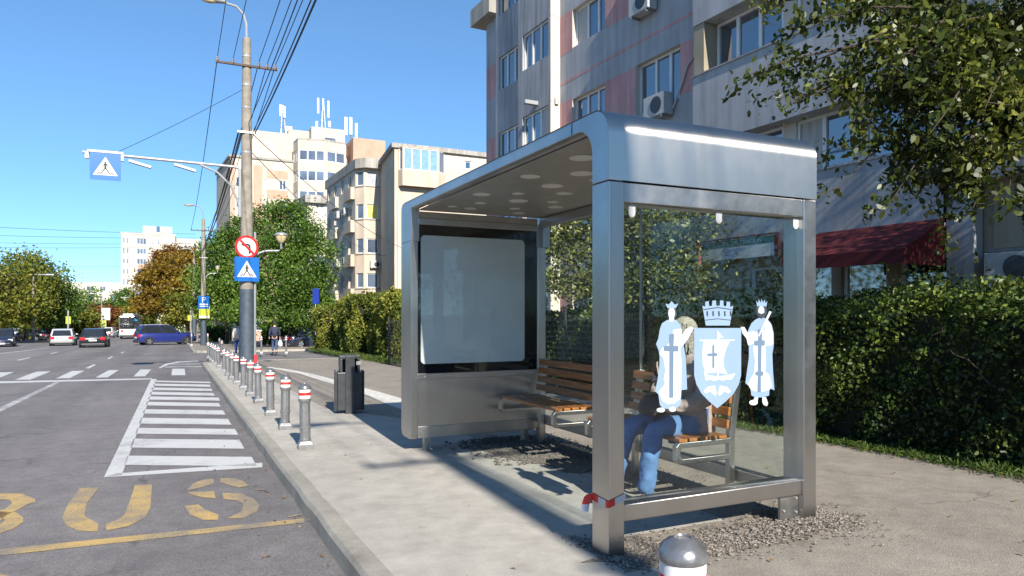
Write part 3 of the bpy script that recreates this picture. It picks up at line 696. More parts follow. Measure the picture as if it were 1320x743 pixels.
# barrier tape on the near post
t = thing('barrier_tape', 'scrap of red and white barrier tape tied round shelter post', 'tape')
zc = .325
mb = MB(); ring = [(X0-.006,Y0+.19),(X0-.006,Y0+.06),(X0-.006,Y0-.006),(X0+.06,Y0-.006),(X0+.121,Y0-.006)]
zz = [.355,.345,.335,.345,.375]
cuts = [(0,.35,1),(.35,.62,0),(.62,.9,1),(.9,1.55,0)]
def ringpt(s):
    seg = [(Vector((X0-.006,Y0+.19)),Vector((X0-.006,Y0-.006))),(Vector((X0-.006,Y0-.006)),Vector((X0+.122,Y0-.006)))]
    if s < .19: p = seg[0][0].lerp(seg[0][1], s/.19)
    else: p = seg[1][0].lerp(seg[1][1], (s-.19)/.128)
    z = .345-.012*math.sin(s*9.5)+max(0,s-.19)*.22
    return p, z
for k in range(16):
    s0, s1 = k*.318/16, (k+1)*.318/16
    (p0,z0),(p1,z1) = ringpt(s0),ringpt(s1)
    mb.cur = 1 if ((s0 > .07 and s0 < .14) or s0 > .235) else 0
    mb.add([(p0.x,p0.y,z0-.022),(p1.x,p1.y,z1-.022),(p1.x,p1.y,z1+.022),(p0.x,p0.y,z0+.022)],[(0,1,2,3)])
mb.build('wrap', [tape_r, tape_w], t)
mb = MB(); T_ = [(X0-.008,Y0+.19,.355),(X0-.025,Y0+.20,.335),(X0-.038,Y0+.205,.29),(X0-.05,Y0+.20,.245)]
for i in range(3):
    a, b = Vector(T_[i]), Vector(T_[i+1]); mb.cur = 1 if i==2 else 0
    w = Vector((.022,-.012,0)); mb.add([a-w,a+w,b+w,b-w],[(0,1,2,3)])
mb.build('tail', [tape_r, tape_w], t)

# ================================================================== SEATED PERSON
def skin_obj(name, pts, edges, mat, parent, sub=2, root=0):
    me = bpy.data.meshes.new(name); me.from_pydata([p[:3] for p in pts], edges, []); me.materials.append(mat)
    o = bpy.data.objects.new(name, me); COL.objects.link(o)
    if parent: o.parent = parent
    sk = o.modifiers.new('skin', 'SKIN'); sk.use_smooth_shade = True
    for i, p in enumerate(pts):
        r = p[3]; o.data.skin_vertices[0].data[i].radius = r if isinstance(r, tuple) else (r, r)
        o.data.skin_vertices[0].data[i].use_root = (i == root)
    sb = o.modifiers.new('smooth', 'SUBSURF'); sb.levels = sub; sb.render_levels = sub
    return o
def chain(n0, n): return [(n0+i, n0+i+1) for i in range(n-1)]
def blob(name, c, r, mat, parent, rough=.0, n=20, cutz=None):
    mb = MB(); vs = []; fs = []; m = n//2
    for i in range(m+1):
        a = math.pi*i/m
        for k in range(n):
            b = 2*math.pi*k/n; q = 1+rough*random.uniform(-1,1)
            vs.append((c[0]+r[0]*q*math.sin(a)*math.cos(b), c[1]+r[1]*q*math.sin(a)*math.sin(b), c[2]+r[2]*q*math.cos(a)))
    for i in range(m):
        for k in range(n): fs.append((i*n+k,i*n+(k+1)%n,(i+1)*n+(k+1)%n,(i+1)*n+k))
    mb.add(vs, fs); return mb.build(name, mat, parent, smooth=True)
def seated():
    t = thing('person', 'grey haired seated person in taupe jacket and blue jeans', 'person', (3.86, 4.62, g(4.5)))
    # local: forward = -x, y sideways (near side = -y)
    body = [(0,0,.63,(.13,.12)),(.01,0,.80,(.13,.12)),(.0,0,.98,(.14,.12)),(-.02,0,1.12,(.11,.09)),(-.045,0,1.19,.055),(-.06,0,1.25,.058),(-.075,0,1.33,.088),(-.07,0,1.39,.085),
            (-.165,0,1.325,.018), # nose
            # arms near
            (-.02,-.19,1.09,.06),(-.08,-.25,.86,.045),(-.30,-.13,.76,.034),(-.36,-.08,.75,.030),
            (-.02,.19,1.09,.06),(-.08,.25,.86,.045),(-.30,.10,.77,.034),(-.36,.05,.76,.030),
            # legs
            (-.06,-.10,.60,.09),(-.46,-.12,.60,.062),(-.52,-.12,.20,.045),(-.53,-.12,.08,.04),(-.64,-.13,.045,.033),
            (-.06,.10,.60,.09),(-.52,.13,.60,.062),(-.66,.13,.20,.045),(-.68,.13,.08,.04),(-.80,.14,.045,.033)]
    ed = [(0,1),(1,2),(2,3),(3,4),(4,5),(5,6),(6,7),(6,8),(3,9),(9,10),(10,11),(11,12),(3,13),(13,14),(14,15),(15,16),(0,17),(17,18),(18,19),(19,20),(20,21),(0,22),(22,23),(23,24),(24,25),(25,26)]
    for hand, sy in ((12,1),(16,-1)):
        hx, hy, hz = body[hand][:3]
        for k in range(5):
            n0 = len(body); dx = -.035-.006*(2-abs(k-2)); yy = hy+(k-2)*.018*1.0
            if k == 4: body += [(hx-.01,hy+sy*.035,hz+.012,.010),(hx-.04,hy+sy*.05,hz-.005,.009)]; ed += [(hand,n0),(n0,n0+1)]
            else:
                body += [(hx-.045,yy,hz+.004,.009),(hx-.075,yy,hz-.012,.0085),(hx-.09,yy,hz-.035,.008)]; ed += [(hand,n0),(n0,n0+1),(n0+1,n0+2)]
    skin_obj('body', body, ed, skin_m, t, 2)
    jk = [(-.03,0,.47,(.25,.245)),(-.02,0,.62,(.245,.24)),(-.01,0,.78,(.22,.205)),(-.015,0,.94,(.21,.185)),(-.03,0,1.10,(.175,.155)),(-.05,0,1.185,(.09,.085)),
          (-.03,-.20,1.08,.105),(-.05,-.28,.94,.092),(-.10,-.29,.84,.088),(-.22,-.18,.78,.058),(-.30,-.13,.765,.046),
          (-.03,.20,1.08,.105),(-.05,.28,.94,.092),(-.10,.29,.84,.088),(-.22,.16,.79,.058),(-.30,.10,.775,.046)]
    skin_obj('jacket', jk, [(0,1),(1,2),(2,3),(3,4),(4,5),(4,6),(6,7),(7,8),(8,9),(9,10),(4,11),(11,12),(12,13),(13,14),(14,15)], jacket_m, t, 2)
    tr = [(0,0,.61,(.155,.15)),(-.10,-.11,.605,.115),(-.30,-.12,.61,.10),(-.46,-.125,.60,.088),(-.495,-.125,.42,.078),(-.525,-.125,.22,.072),(-.54,-.125,.085,.070),
          (-.10,.11,.605,.115),(-.34,.13,.61,.10),(-.52,.135,.60,.088),(-.585,.135,.42,.078),(-.65,.135,.22,.072),(-.685,.135,.085,.070)]
    skin_obj('jeans', tr, [(0,1),(1,2),(2,3),(3,4),(4,5),(5,6),(0,7),(7,8),(8,9),(9,10),(10,11),(11,12)], jeans_m, t, 2)
    for o_ in list(t.children):
        if o_.name.split('.')[0] in ('jacket','jeans'):
            tx = bpy.data.textures.new('cloth_folds', 'CLOUDS'); tx.noise_scale = .085 if o_.name.startswith('jacket') else .07; tx.noise_depth = 3
            o_.modifiers['smooth'].render_levels = 3; o_.modifiers['smooth'].levels = 3
            dm = o_.modifiers.new('folds', 'DISPLACE'); dm.texture = tx; dm.strength = .055 if o_.name.startswith('jacket') else .035; dm.mid_level = .5; dm.texture_coords = 'LOCAL'
    for (x,y) in ((-.60,-.13),(-.74,.14)):
        blob('shoe', (x,y,.05), (.14,.05,.05), shoe_m, t)
    # hair: cap of strands over the head
    mb = MB()
    hc = Vector((-.068,0,1.375))
    for k in range(420):
        th_ = random.uniform(0, 2*math.pi); ph = math.acos(random.uniform(-.55,1))
        d = Vector((math.sin(ph)*math.cos(th_), math.sin(ph)*math.sin(th_), math.cos(ph)))
        if d.x < -.45 and d.z < .55: continue
        p = hc+Vector((d.x*.108,d.y*.098,d.z*.112)); 
        q = p+Vector((d.x*.02,d.y*.02,-.05-.05*(1-d.z)))*1.0; q2 = q+Vector((d.x*.004,d.y*.004,-.03))
        mb.tube([p-d*.01+Vector((0,0,.01)),p.lerp(q,.5)+d*.012,q,q2],[.010,.010,.008,.003],4)
    blob('hair', (hc.x+.012,hc.y,hc.z+.005), (.116,.106,.116), hair_m, t, .01)
    mb.build('hair', hair_m, t, smooth=True)
    for y in (-.035,.035): blob('eye', (-.152,y,1.345), (.010,.012,.009), sign_white, t, n=10)
    mb = MB(); mb.box(-.164,-.156,-.028,.028,1.272,1.280); mb.build('mouth', M('lips',(.4,.16,.13),.5), t)
    for y in (-.09,.09): blob('ear', (-.06,y,1.335), (.022,.010,.032), skin_m, t, n=10)
    mb = MB()
    for k in range(14):
        a = 2*math.pi*k/14; b = 2*math.pi*(k+1)/14
        mb.beam((-.05+.085*math.cos(a),.08*math.sin(a),1.185-.02*math.cos(a)),(-.05+.085*math.cos(b),.08*math.sin(b),1.185-.02*math.cos(b)),.04,.06)
    mb.build('collar', M('dark_scarf',(.03,.025,.028),.9,var=.5,scale=25), t, smooth=True)
    return t
seated()
t = thing('handbag', 'black soft bag resting on the seated person\'s lap', 'bag', (3.50, 4.60, g(4.5)+.665))
me_pts = [(0,0,.03,(.12,.16)),(-.01,0,.11,(.13,.17)),(-.005,0,.19,(.085,.12)),(0,0,.225,(.03,.06))]
skin_obj('bag_body', me_pts, [(0,1),(1,2),(2,3)], bag_m, t, 2)
mb = MB(); mb.tube([(0,-.09,.2)]+[(0,-.09*math.cos(R(a)),.2+.11*math.sin(R(a))) for a in range(20,170,25)]+[(0,.09,.2)],.008,6); mb.build('handle', bag_m, t)

# ================================================================== BOLLARDS
def bollard():
    t = thing('bollard', '', 'bollard')
    mb = MB(); mb.add([(-.085,-.085,-.02),(.085,-.085,-.02),(.085,.085,-.02),(-.085,.085,-.02),(-.085,-.085,.06),(.085,-.085,.06),(.085,.085,.06),(-.085,.085,.06),(-.062,-.062,.10),(.062,-.062,.10),(.062,.062,.10),(-.062,.062,.10)],
        [(0,1,5,4),(1,2,6,5),(2,3,7,6),(3,0,4,7),(4,5,9,8),(5,6,10,9),(6,7,11,10),(7,4,8,11),(8,9,10,11),(3,2,1,0)])
    mb.build('base', bol_m, t, bevel=.006)
    mb = MB(); prof = [(.066,.095),(.066,.12),(.060,.13),(.062,.24),(.070,.245),(.070,.262),(.061,.27),(.060,.54),(.064,.55),(.073,.56),(.073,.585),(.066,.592)]
    n = 12; mb.lathe((0,0,0), prof, n); mb.build('shaft', bol_m, t)
    mb = MB(); mb.lathe((0,0,0), [(.066,.588),(.068,.592),(.068,.628)], 24); mb.build('white_band', refl_w, t, smooth=True)
    mb = MB(); mb.lathe((0,0,0), [(.069,.628),(.069,.663)], 24); mb.build('red_band', refl_r, t, smooth=True)
    mb = MB(); mb.lathe((0,0,0), [(.068,.663),(.068,.700)], 24); mb.build('white_band', refl_w, t, smooth=True)
    mb = MB(); mb.lathe((0,0,0), [(.070,.698),(.074,.704),(.074,.716),(.066,.738),(.048,.756),(.026,.766),(.024,.761),(.008,.760)], 24); mb.build('cap', bol_cap, t, smooth=True)
    return t
ordn = ['nearest','second','third','fourth','fifth','sixth','seventh','eighth','ninth','tenth','eleventh','twelfth','thirteenth','fourteenth','fifteenth']
bpx = [(391.5,579),(366,554),(348,536),(334.5,520),(322,511),(315,502.5),(305,495.6),(298,489.4),(292,485),(287,480.4),(281,474),(276.5,470.6),(273.5,467.8),(271.5,465),(269.5,462)]
proto = bollard()
bp = []
for (px,py) in bpx:
    p = G(px,py); bp.append(p)
for i, p in enumerate(bp):
    o = proto if i == 0 else copy_tree(proto)
    x = .5*p.x+.5*1.40 if i < 8 else 1.40
    o.location = (x, p.y, g(p.y)); o.rotation_euler = (random.uniform(-.025,.025),random.uniform(-.035,.025),random.uniform(-.1,.1))
    o['label'] = 'grey bollard with red white band, nearest of the kerb row by the litter bin' if i==0 else 'grey bollard with red and white band, %s from the near end of kerb row' % ordn[i]
    o['group'] = 'bollards in a row along the kerb'
o = copy_tree(proto); p = PD(880, 692, 2.07); o.location = (p.x, p.y, p.z-.766); o.rotation_euler = (0,0,.3)
o['label'] = 'bollard cut off by the bottom of the picture, in front of shelter'; o['group'] = 'bollards in a row along the kerb'
far_b = [(337,457,'thin bollard left of the walking person across the pavement'),(369,457,'thin bollard right of the walking person carrying bags'),(371.5,456,None),(309,462,'thin bollard beside the foot of the large street lamp pole'),(247,446.5,'thin bollard left of the second pole by the blue car'),(268,446.5,'thin bollard right of the second pole by the blue car'),(283,452,'thin bollard between the second pole and large pole'),(286,458,'thin bollard just behind the kerb row near large pole')]
for (px,py,lb) in far_b:
    if lb is None: continue
    o = copy_tree(proto); p = G(px,py); o.location = (p.x,p.y,g(p.y)); o.scale = (.8,.8,1.25 if px in (337,369,247,268) else 1.0)
    o['label'] = lb; o['group'] = 'bollards along the side street'

# ================================================================== LITTER BIN
p = G(450,532); 
t = thing('litter_bin', 'dark grey metal litter bin standing on the pavement', 'litter bin', (p.x,p.y,g(p.y)), R(-8))
mb = MB(); mb.box(-.20,.20,-.19,.19,.06,.68); mb.build('bin_body', bin_m, t, bevel=.012)
mb = MB(); mb.box(-.235,-.20,-.15,.15,.05,.70); mb.build('side_panel', bin_m, t, bevel=.006)
mb = MB(); mb.box(.20,.235,-.15,.15,.05,.70); mb.build('side_panel', bin_m, t, bevel=.006)
mb = MB(); mb.box(-.075,.075,-.215,-.192,-.0,.95); mb.build('front_upright', bin_m, t, bevel=.006)
mb = MB(); mb.box(-.075,.075,.192,.215,-.0,.95); mb.build('back_upright', bin_m, t, bevel=.006)
mb = MB(); mb.box(-.16,.16,-.19,.19,.90,.95); mb.box(-.16,-.12,-.19,.19,.68,.9); mb.box(.12,.16,-.19,.19,.68,.9); mb.box(-.12,.12,.15,.19,.68,.9); mb.build('hood', bin_m, t, bevel=.006)
mb = MB(); mb.box(.10,.17,-.20,-.193,.80,.86); mb.build('ashtray', steel_d, t)

# ================================================================== POLES, LAMPS, SIGNS
def box_sign(name, parent, w, h, mat, y=-.012, cz=0, cx=0, th=.01):
    mb = MB(); mb.box(cx-w/2,cx+w/2,y,y+th,cz-h/2,cz+h/2); return mb.build(name, mat, parent)
def ped_sign(parent, s, y, cx, cz, walkdir=1):
    """blue crossing sign: white triangle with a walking figure on stripes"""
    pl = box_sign('sign_plate', parent, s, s, sign_blue, y, cz, cx)
    q = s
    mb = MB(); mb.prism([(cx-.40*q,y-.002,cz-.32*q),(cx+.40*q,y-.002,cz-.32*q),(cx,y-.002,cz+.36*q)],(0,.0015,0)); mb.build('white_triangle', sign_white, pl)
    mb = MB(); Y_ = y-.004
    def st(a,b,w): 
        a=Vector((cx+a[0]*q*walkdir,Y_,cz+a[1]*q)); b=Vector((cx+b[0]*q*walkdir,Y_,cz+b[1]*q)); mb.beam(a,b,.0015,w*q) if False else mb.prism(quadw(a,b,w*q),(0,.0015,0))
    def quadw(a,b,w):
        d=(b-a).normalized(); n=Vector((-d.z,0,d.x))*w/2; return [a-n,b-n,b+n,a+n]
    mb.prism([(cx+.035*q*math.cos(k*.6)+.0*q,Y_,cz+.155*q+.035*q*math.sin(k*.6)) for k in range(10)],(0,.0015,0))
    st((.0,.12),(.0,-.06),.075); st((0,.10),(.10,.02),.03); st((0,.10),(-.09,.02),.03); st((.0,-.05),(.10,-.2),.04); st((0,-.05),(-.11,-.2),.04)
    for k in (-.27,-.16,.16,.27): st((k,-.29),(k*.62,-.20),.035)
    mb.build('walking_figure', sign_black, pl); return pl
def bracket_lamp(parent, z, sgn=1, L=1.05):
    mb = MB(); P = [(.15*sgn,0,z)]+[(sgn*(.15+L*.55*(1-math.cos(R(a)))*1.0), 0, z+.45*math.sin(R(a))) for a in (15,35,55,75,90)]
    P += [(sgn*(.15+L*.55+.28),0,z+.46),(sgn*(.15+L*.55+.36),0,z+.52),(sgn*(.15+L*.55+.36),0,z+.72)]
    mb.tube(P,.032,8); arm = mb.build('bracket_arm', lamp_grey, parent, smooth=True)
    c = (sgn*(.15+L*.55+.36),0,z+.72)
    mb = MB(); mb.lathe(c,[(.06,0),(.15,.10),(.18,.24)],16); mb.build('lamp_bowl', lamp_glass, arm, smooth=True)
    mb = MB(); mb.lathe(c,[(.21,.24),(.20,.28),(.10,.33),(.02,.35)],16); mb.build('lamp_hood', lamp_grey, arm, smooth=True)
def street_pole(name, label, x, y, H, arms=True, rb=.20, rt=.125):
    t = thing(name, label, 'street lamp', (x,y,g(y)))
    mb = MB(); mb.tube([(0,0,-.2),(0,0,2.6)],[rb*1.12,rb*1.06],16); mb.build('base_cover', blue_cover, t, smooth=True)
    mb = MB(); mb.tube([(0,0,2.55),(0,0,H*.6),(0,0,H)],[rb,rb*.5+rt*.5,rt],14); mb.build('pole', conc_pole, t, smooth=True)
    # lamp arm towards the road
    mb = MB(); mb.tube([(0,0,H-.02),(-.01,0,H+.45),(-.10,0,H+.75),(-.30,0,H+.95),(-.62,0,H+1.0)],[.045,.045,.042,.04,.036],8); arm = mb.build('lamp_arm', lamp_grey, t, smooth=True)
    mb = MB(); secs = [(-.58,.05,.045),(-.75,.10,.075),(-1.05,.14,.09),(-1.28,.11,.07),(-1.38,.05,.03)]
    vs=[]; fs=[]; n=12
    for (xx,w,h) in secs:
        for k in range(n): a=2*math.pi*k/n; vs.append((xx, w*math.cos(a), H+1.03+h*math.sin(a)))
    for i in range(len(secs)-1):
        for k in range(n): fs.append((i*n+k,i*n+(k+1)%n,(i+1)*n+(k+1)%n,(i+1)*n+k))
    fs += [tuple(range(n)),tuple(len(vs)-n+k for k in range(n))]
    mb.add(vs,fs); lh = mb.build('lamp_head', lamp_grey, arm, smooth=True)
    blob('lamp_lens', (-1.08,0,H+.985), (.22,.11,.075), lamp_glass, arm)
    mb = MB(); mb.box(-.9,.9,-.16,-.08,H-.92,H-.86); ca = mb.build('crossarm', M('rusty_iron',(.10,.07,.055),.8,var=.2) if 'rusty_iron' not in MATS else MATS['rusty_iron'], t)
    for xx in (-.85,-.4,.35,.6,.85):
        mb = MB(); mb.lathe((xx,-.12,H-.87),[(.03,0),(.05,.04),(.03,.07),(.045,.10),(.02,.14)],10); mb.build('insulator', M('porcelain',(.35,.32,.30),.3) if 'porcelain' not in MATS else MATS['porcelain'], ca, smooth=True)
    mb = MB()
    for z in (H-.6,H-1.5,H-2.2,H-3.6,4.0): mb.tube([(0,0,z),(0,0,z+.05)],[rb*.99*(1-z/H)+rt*(z/H)+.012]*2,14)
    mb.build('steel_band', lamp_grey, t)
    mb = MB(); mb.box(-.28,.28,-.17,-.13,H-3.0,H-2.94); mb.build('cable_bracket', steel_d, t)
    return t
P1 = PD(318, 405, 22.0); P1 = (P1.x, P1.y); H1 = 1.5+355/F*22-g(P1[1])
pole1 = street_pole('street_lamp_pole', 'tall concrete street lamp pole with crossing signs and dark base', P1[0], P1[1], H1)
z0 = g(P1[1])
def relz(py, D=22.): return CAMZ-(py-HY)/F*D-z0
mb = MB(); mb.tube([(.24,-.05,0),(.24,-.05,4.4)],.035,8); mb.build('conduit', lamp_grey, pole1)
mb = MB(); mb.box(.20,.30,-.12,-.02,0,.55); mb.cur=1; mb.build('junction_guard', refl_r, pole1)
bracket_lamp(pole1, relz(341), 1, .95)
# no left turn sign
sg = thing('no_left_turn_sign', 'round red no left turn sign strapped to the street lamp pole', 'road sign', (P1[0]-.02, P1[1]-.24, z0+relz(319.5)), TH*.5)
mb = MB(); mb.lathe((0,0,0),[(.36,-.008),(.36,.006)],32); o = mb.build('sign_plate', sign_red, sg); o.rotation_euler=(R(90),0,0)
mb = MB(); mb.lathe((0,0,0),[(.285,0),(.285,.0015)],32); o2 = mb.build('white_field', sign_white, sg); o2.rotation_euler=(R(90),0,0); o2.location=(0,-.0085,0)
mb = MB(); 
def zpoly(pts,y,th=.0015): mb.prism([(a,y,b) for a,b in pts],(0,th,0))
zpoly([(.06,-.20),(.115,-.20),(.115,.02),(.09,.075),(.04,.10),(-.08,.10),(-.08,.15),(-.18,.075),(-.08,0.0),(-.08,.05),(.03,.05),(.06,.02)],-.0125); mb.build('turn_arrow', sign_black, sg)
mb = MB(); zpoly([(-.225,.175),(-.175,.225),(.225,-.175),(.175,-.225)],-.0155); mb.build('red_bar', sign_red, sg)
sg = thing('crossing_sign', 'square blue pedestrian crossing sign on the pole below the round sign', 'road sign', (P1[0]-.02, P1[1]-.25, z0+relz(348)), TH*.5)
ped_sign(sg, .75, -.012, 0, 0, -1)
# crossing gantry arm over the road
ga = thing('crossing_gantry', 'grey arm over the road with blue crossing sign and two lamps', 'sign arm', (P1[0], P1[1], z0))
L = 3.83; za = relz(217)
mb = MB(); mb.tube([(-.2,-.05,za-.72),(-.2,-.05,za-.1),(-.26,-.05,za-.02),(-.40,-.05,za+.0),(-4.4,-.05,za+.06)],.045,10); arm = mb.build('arm', lamp_grey, ga, smooth=True)
mb = MB(); mb.tube([(-.2+.03,-.05,za-1.5),(-.25,-.05,za-1.1),(-.45,-.05,za-.6),(-.85,-.05,za-.22),(-1.35,-.05,za-.02)],.035,8); mb.build('brace', lamp_grey, ga, smooth=True)
mb = MB(); mb.tube([(-.2,-.05,za-1.55),(-.2,-.05,za-.6)],.05,10); mb.build('mast_bracket', lamp_grey, ga)
mb = MB(); mb.box(-4.28,-3.38,-.16,.04,za+.07,za+.13); mb.build('sign_box', sign_white, ga)
for xx in (-4.30,-3.42):
    mb = MB(); mb.box(xx-.04,xx+.05,-.14,.02,za-.12,za+.07); mb.build('flasher', sign_white, ga)
pl = ped_sign(ga, .78, -.16, -3.83, za-.33, 1)
for xx in (-2.95,-1.75):
    mb = MB(); mb.obox((xx,-.05,za-.16),(.97,0,-.24),(0,1,0),(.24,0,.97),.30,.09,.035); mb.tube([(xx-.1,-.05,za-.12),(xx-.1,-.05,za)],.02,6); lf = mb.build('floodlight', lamp_grey, ga)
# second pole and further poles
P2 = (2.0, P1[1]+35.5); pole2 = street_pole('street_lamp_pole', 'second concrete street lamp pole, next to the blue car and parking sign', P2[0], P2[1], 9.7)
bracket_lamp(pole2, 5.1, 1, .9)
pole0 = street_pole('street_lamp_pole', 'street lamp pole behind the viewer carrying the near ends of cables', 1.70, -9.0, H1)
P3 = (1.9, P2[1]+24); pole3 = street_pole('street_lamp_pole', 'third street lamp pole just left of the second pole, farther away', P3[0], P3[1], 8.8)
def board(name, label, cat, px, py0, py1, w, D, mats):
    c = PD(px, (py0+py1)/2, D); h = (py1-py0)/F*D
    t = thing(name, label, cat, (c.x,c.y-.3,c.z), TH*.4); return t, w, h
D2 = SN*P2[0]+CS*P2[1]
c = PD(262.5, 390, D2-.4); t = thing('parking_sign', 'blue parking sign with white P on the second pole', 'road sign', tuple(c), TH*.6)
box_sign('plate', t, .80, .98, sign_blue); text('letter', 'P', .62, sign_white, t, (-.16,-.015,-.02), (R(90),0,0)); box_sign('white_line', t, .6, .10, sign_white, -.016, -.15, 0, .003); box_sign('white_line', t, .6, .07, sign_white, -.016, -.3, 0, .003)
c = PD(263.5, 403, D2-.35); t = thing('notice_board', 'lime yellow notice board under the blue parking sign', 'notice board', tuple(c), TH*.6)
box_sign('plate', t, .80, .92, sign_lime); box_sign('white_strip', t, .76, .18, sign_white, -.016, -.34, 0, .003)
for (px,py,D,w,h,lb) in ((255,407,D2+12,.75,.6,'lime notice board just left of the second pole'),(246,410,D2+24,.7,.6,'lime notice board halfway between blue car roof and poles'),(240,415.5,D2+36,.7,.6,'lime notice board above the bonnet of blue car')):
    c = PD(px,py,D); t = thing('notice_board', lb, 'notice board', tuple(c), TH*.6, group='lime notice boards on poles'); box_sign('plate', t, w, h, sign_lime)
    mb = MB(); mb.tube([(0,.05,g(c.y)-c.z),(0,.05,1.2)],.09,8); mb.build('pole', conc_pole, t)
c = PD(407,382,44); t = thing('blue_sign', 'small blue sign on a post above the far hedge', 'road sign', tuple(c), TH*.5)
box_sign('plate', t, .42, .95, M('deep_blue',(.01,.03,.25),.4)); mb = MB(); mb.tube([(0,.04,g(c.y)-c.z),(0,.04,.4)],.035,8); mb.build('post', steel_d, t)
# far street lamps and small signs
def far_lamp(px, ytop, D, lb, sgn=1, signbox=None):
    c = PD(px, ytop, D); zz_ = g(c.y); h = c.z-zz_
    t = thing('street_lamp', lb, 'street lamp', (c.x,c.y,zz_))
    mb = MB(); mb.tube([(0,0,0),(0,0,h*.96)],[.13,.09],8); mb.build('pole', conc_pole, t)
    mb = MB(); mb.tube([(0,0,h*.95),(sgn*.1,0,h),(sgn*1.2,0,h*1.0)],.06,6); mb.build('lamp_arm', lamp_grey, t)
    mb = MB(); mb.obox((sgn*1.5,0,h),(1,0,0),(0,1,0),(0,0,1),.45,.14,.08); mb.build('lamp_head', lamp_grey, t, bevel=.03)
    return t
far_lamp(43, 354, 78, 'slender grey street lamp in front of left roadside trees')
far_lamp(131, 379, 120, 'far street lamp left of the bus', -1)
far_lamp(172, 384, 125, 'far street lamp right behind the white bus', -1)
for (px,py,D,w,h,m_,lb) in ((136.5,405,110,1.2,1.9,sign_white,'white street poster panel left of the bus'),(133,417,105,.8,.9,sign_lime,'tiny lime board on the far lamp left of bus'),(88,413,85,.55,.9,sign_lime,'tiny lime board on post behind the silver car'),(217.5,413.5,95,.6,1.6,sign_lime,'lime strip board on thin post above the blue car roof')):
    c = PD(px,py,D); t = thing('roadside_board', lb, 'notice board', tuple(c), TH*.8); box_sign('plate', t, w, h, m_)
    mb = MB(); mb.tube([(0,.06,g(c.y)-c.z),(0,.06,h*1.3 if m_ is sign_lime else .3)],.10,8); mb.build('post', lamp_grey, t)

# ------------------------------------------------------------------ overhead cables
def sagwire(name, label, p, q, sag, r=.011, group='cables strung between the poles', extra=None):
    p, q = Vector(p), Vector(q); n = 24; pts = []
    for i in range(n+1):
        s = i/n; v = p.lerp(q, s); v.z -= sag*4*s*(1-s); pts.append(v)
    mb = MB(); mb.tube(pts, r, 6)
    return tag(mb.build(name, cable), label, 'cable', group)
zA = z0+H1-.72; P0y = -9.0; zP0 = g(P0y)+H1-.72; z2 = g(P2[1])+9.7-.72
names = ['leftmost','second','third','fourth','fifth','rightmost']
for i, dx in enumerate((-.85,-.4,.35,.6,.85)):
    w1 = sagwire('overhead_cable', 'overhead cable from large pole toward the viewer, %s at the crossarm' % names[i], (P1[0]+dx,P1[1]-.12,zA), (1.70+dx,P0y-.12,zP0), .55, .010 if i<2 else .012)
    if i != 1: sagwire('overhead_cable', 'overhead cable between the two lamp poles, %s at the crossarm' % names[i], (P1[0]+dx,P1[1]-.12,zA), (P2[0]+dx,P2[1]-.12,z2), .6, .014)
zb_ = z0+H1-2.95
for i, (dx,dz,r) in enumerate(((.24,0,.02),(.16,-.02,.013),(.05,.28,.012))):
    sagwire('overhead_cable', 'thick bundled cable below the crossarm running to the viewer, %s' % ('right one','middle one','upper one')[i], (P1[0]+dx,P1[1]-.14,zb_+dz), (1.70+dx+.1,P0y-.14,zP0-2.2+dz), .5, r)
    sagwire('overhead_cable', 'thick bundled cable below crossarm toward the second pole, %s' % ('right one','middle one','upper one')[i], (P1[0]-dx,P1[1]-.14,zb_+dz), (P2[0]-dx,P2[1]-.14,z2-2.0+dz), .5, r*1.3)
sagwire('service_cable', 'thin cable from large pole to the cream apartment block, upper', (P1[0]+.15,P1[1],zb_), tuple(PD(560,330,49)), .9, .012)
sagwire('service_cable', 'thin cable from large pole to the cream apartment block, lower', (P1[0]+.15,P1[1],zb_-.6), tuple(PD(500,330,54)), .8, .012)
sagwire('stay_wire', 'thin stay wire from gantry sign up to the large pole', (P1[0]-3.6,P1[1]-.05,z0+za+.1), (P1[0]-.1,P1[1],z0+H1-1.6), .05, .008)
for (ya, yb, D, lb) in ((291,302,62,'topmost'),(303,307,66,'second'),(313,314,70,'third'),(319.5,318,66,'fourth'),(343.5,343,80,'lowest')):
    sagwire('overhead_cable', 'thin cable crossing over the road at far left, %s' % lb, tuple(PD(-60,ya-1,D-6)), tuple(PD(252,yb,D+8)), .12, .016, 'cables crossing the road')

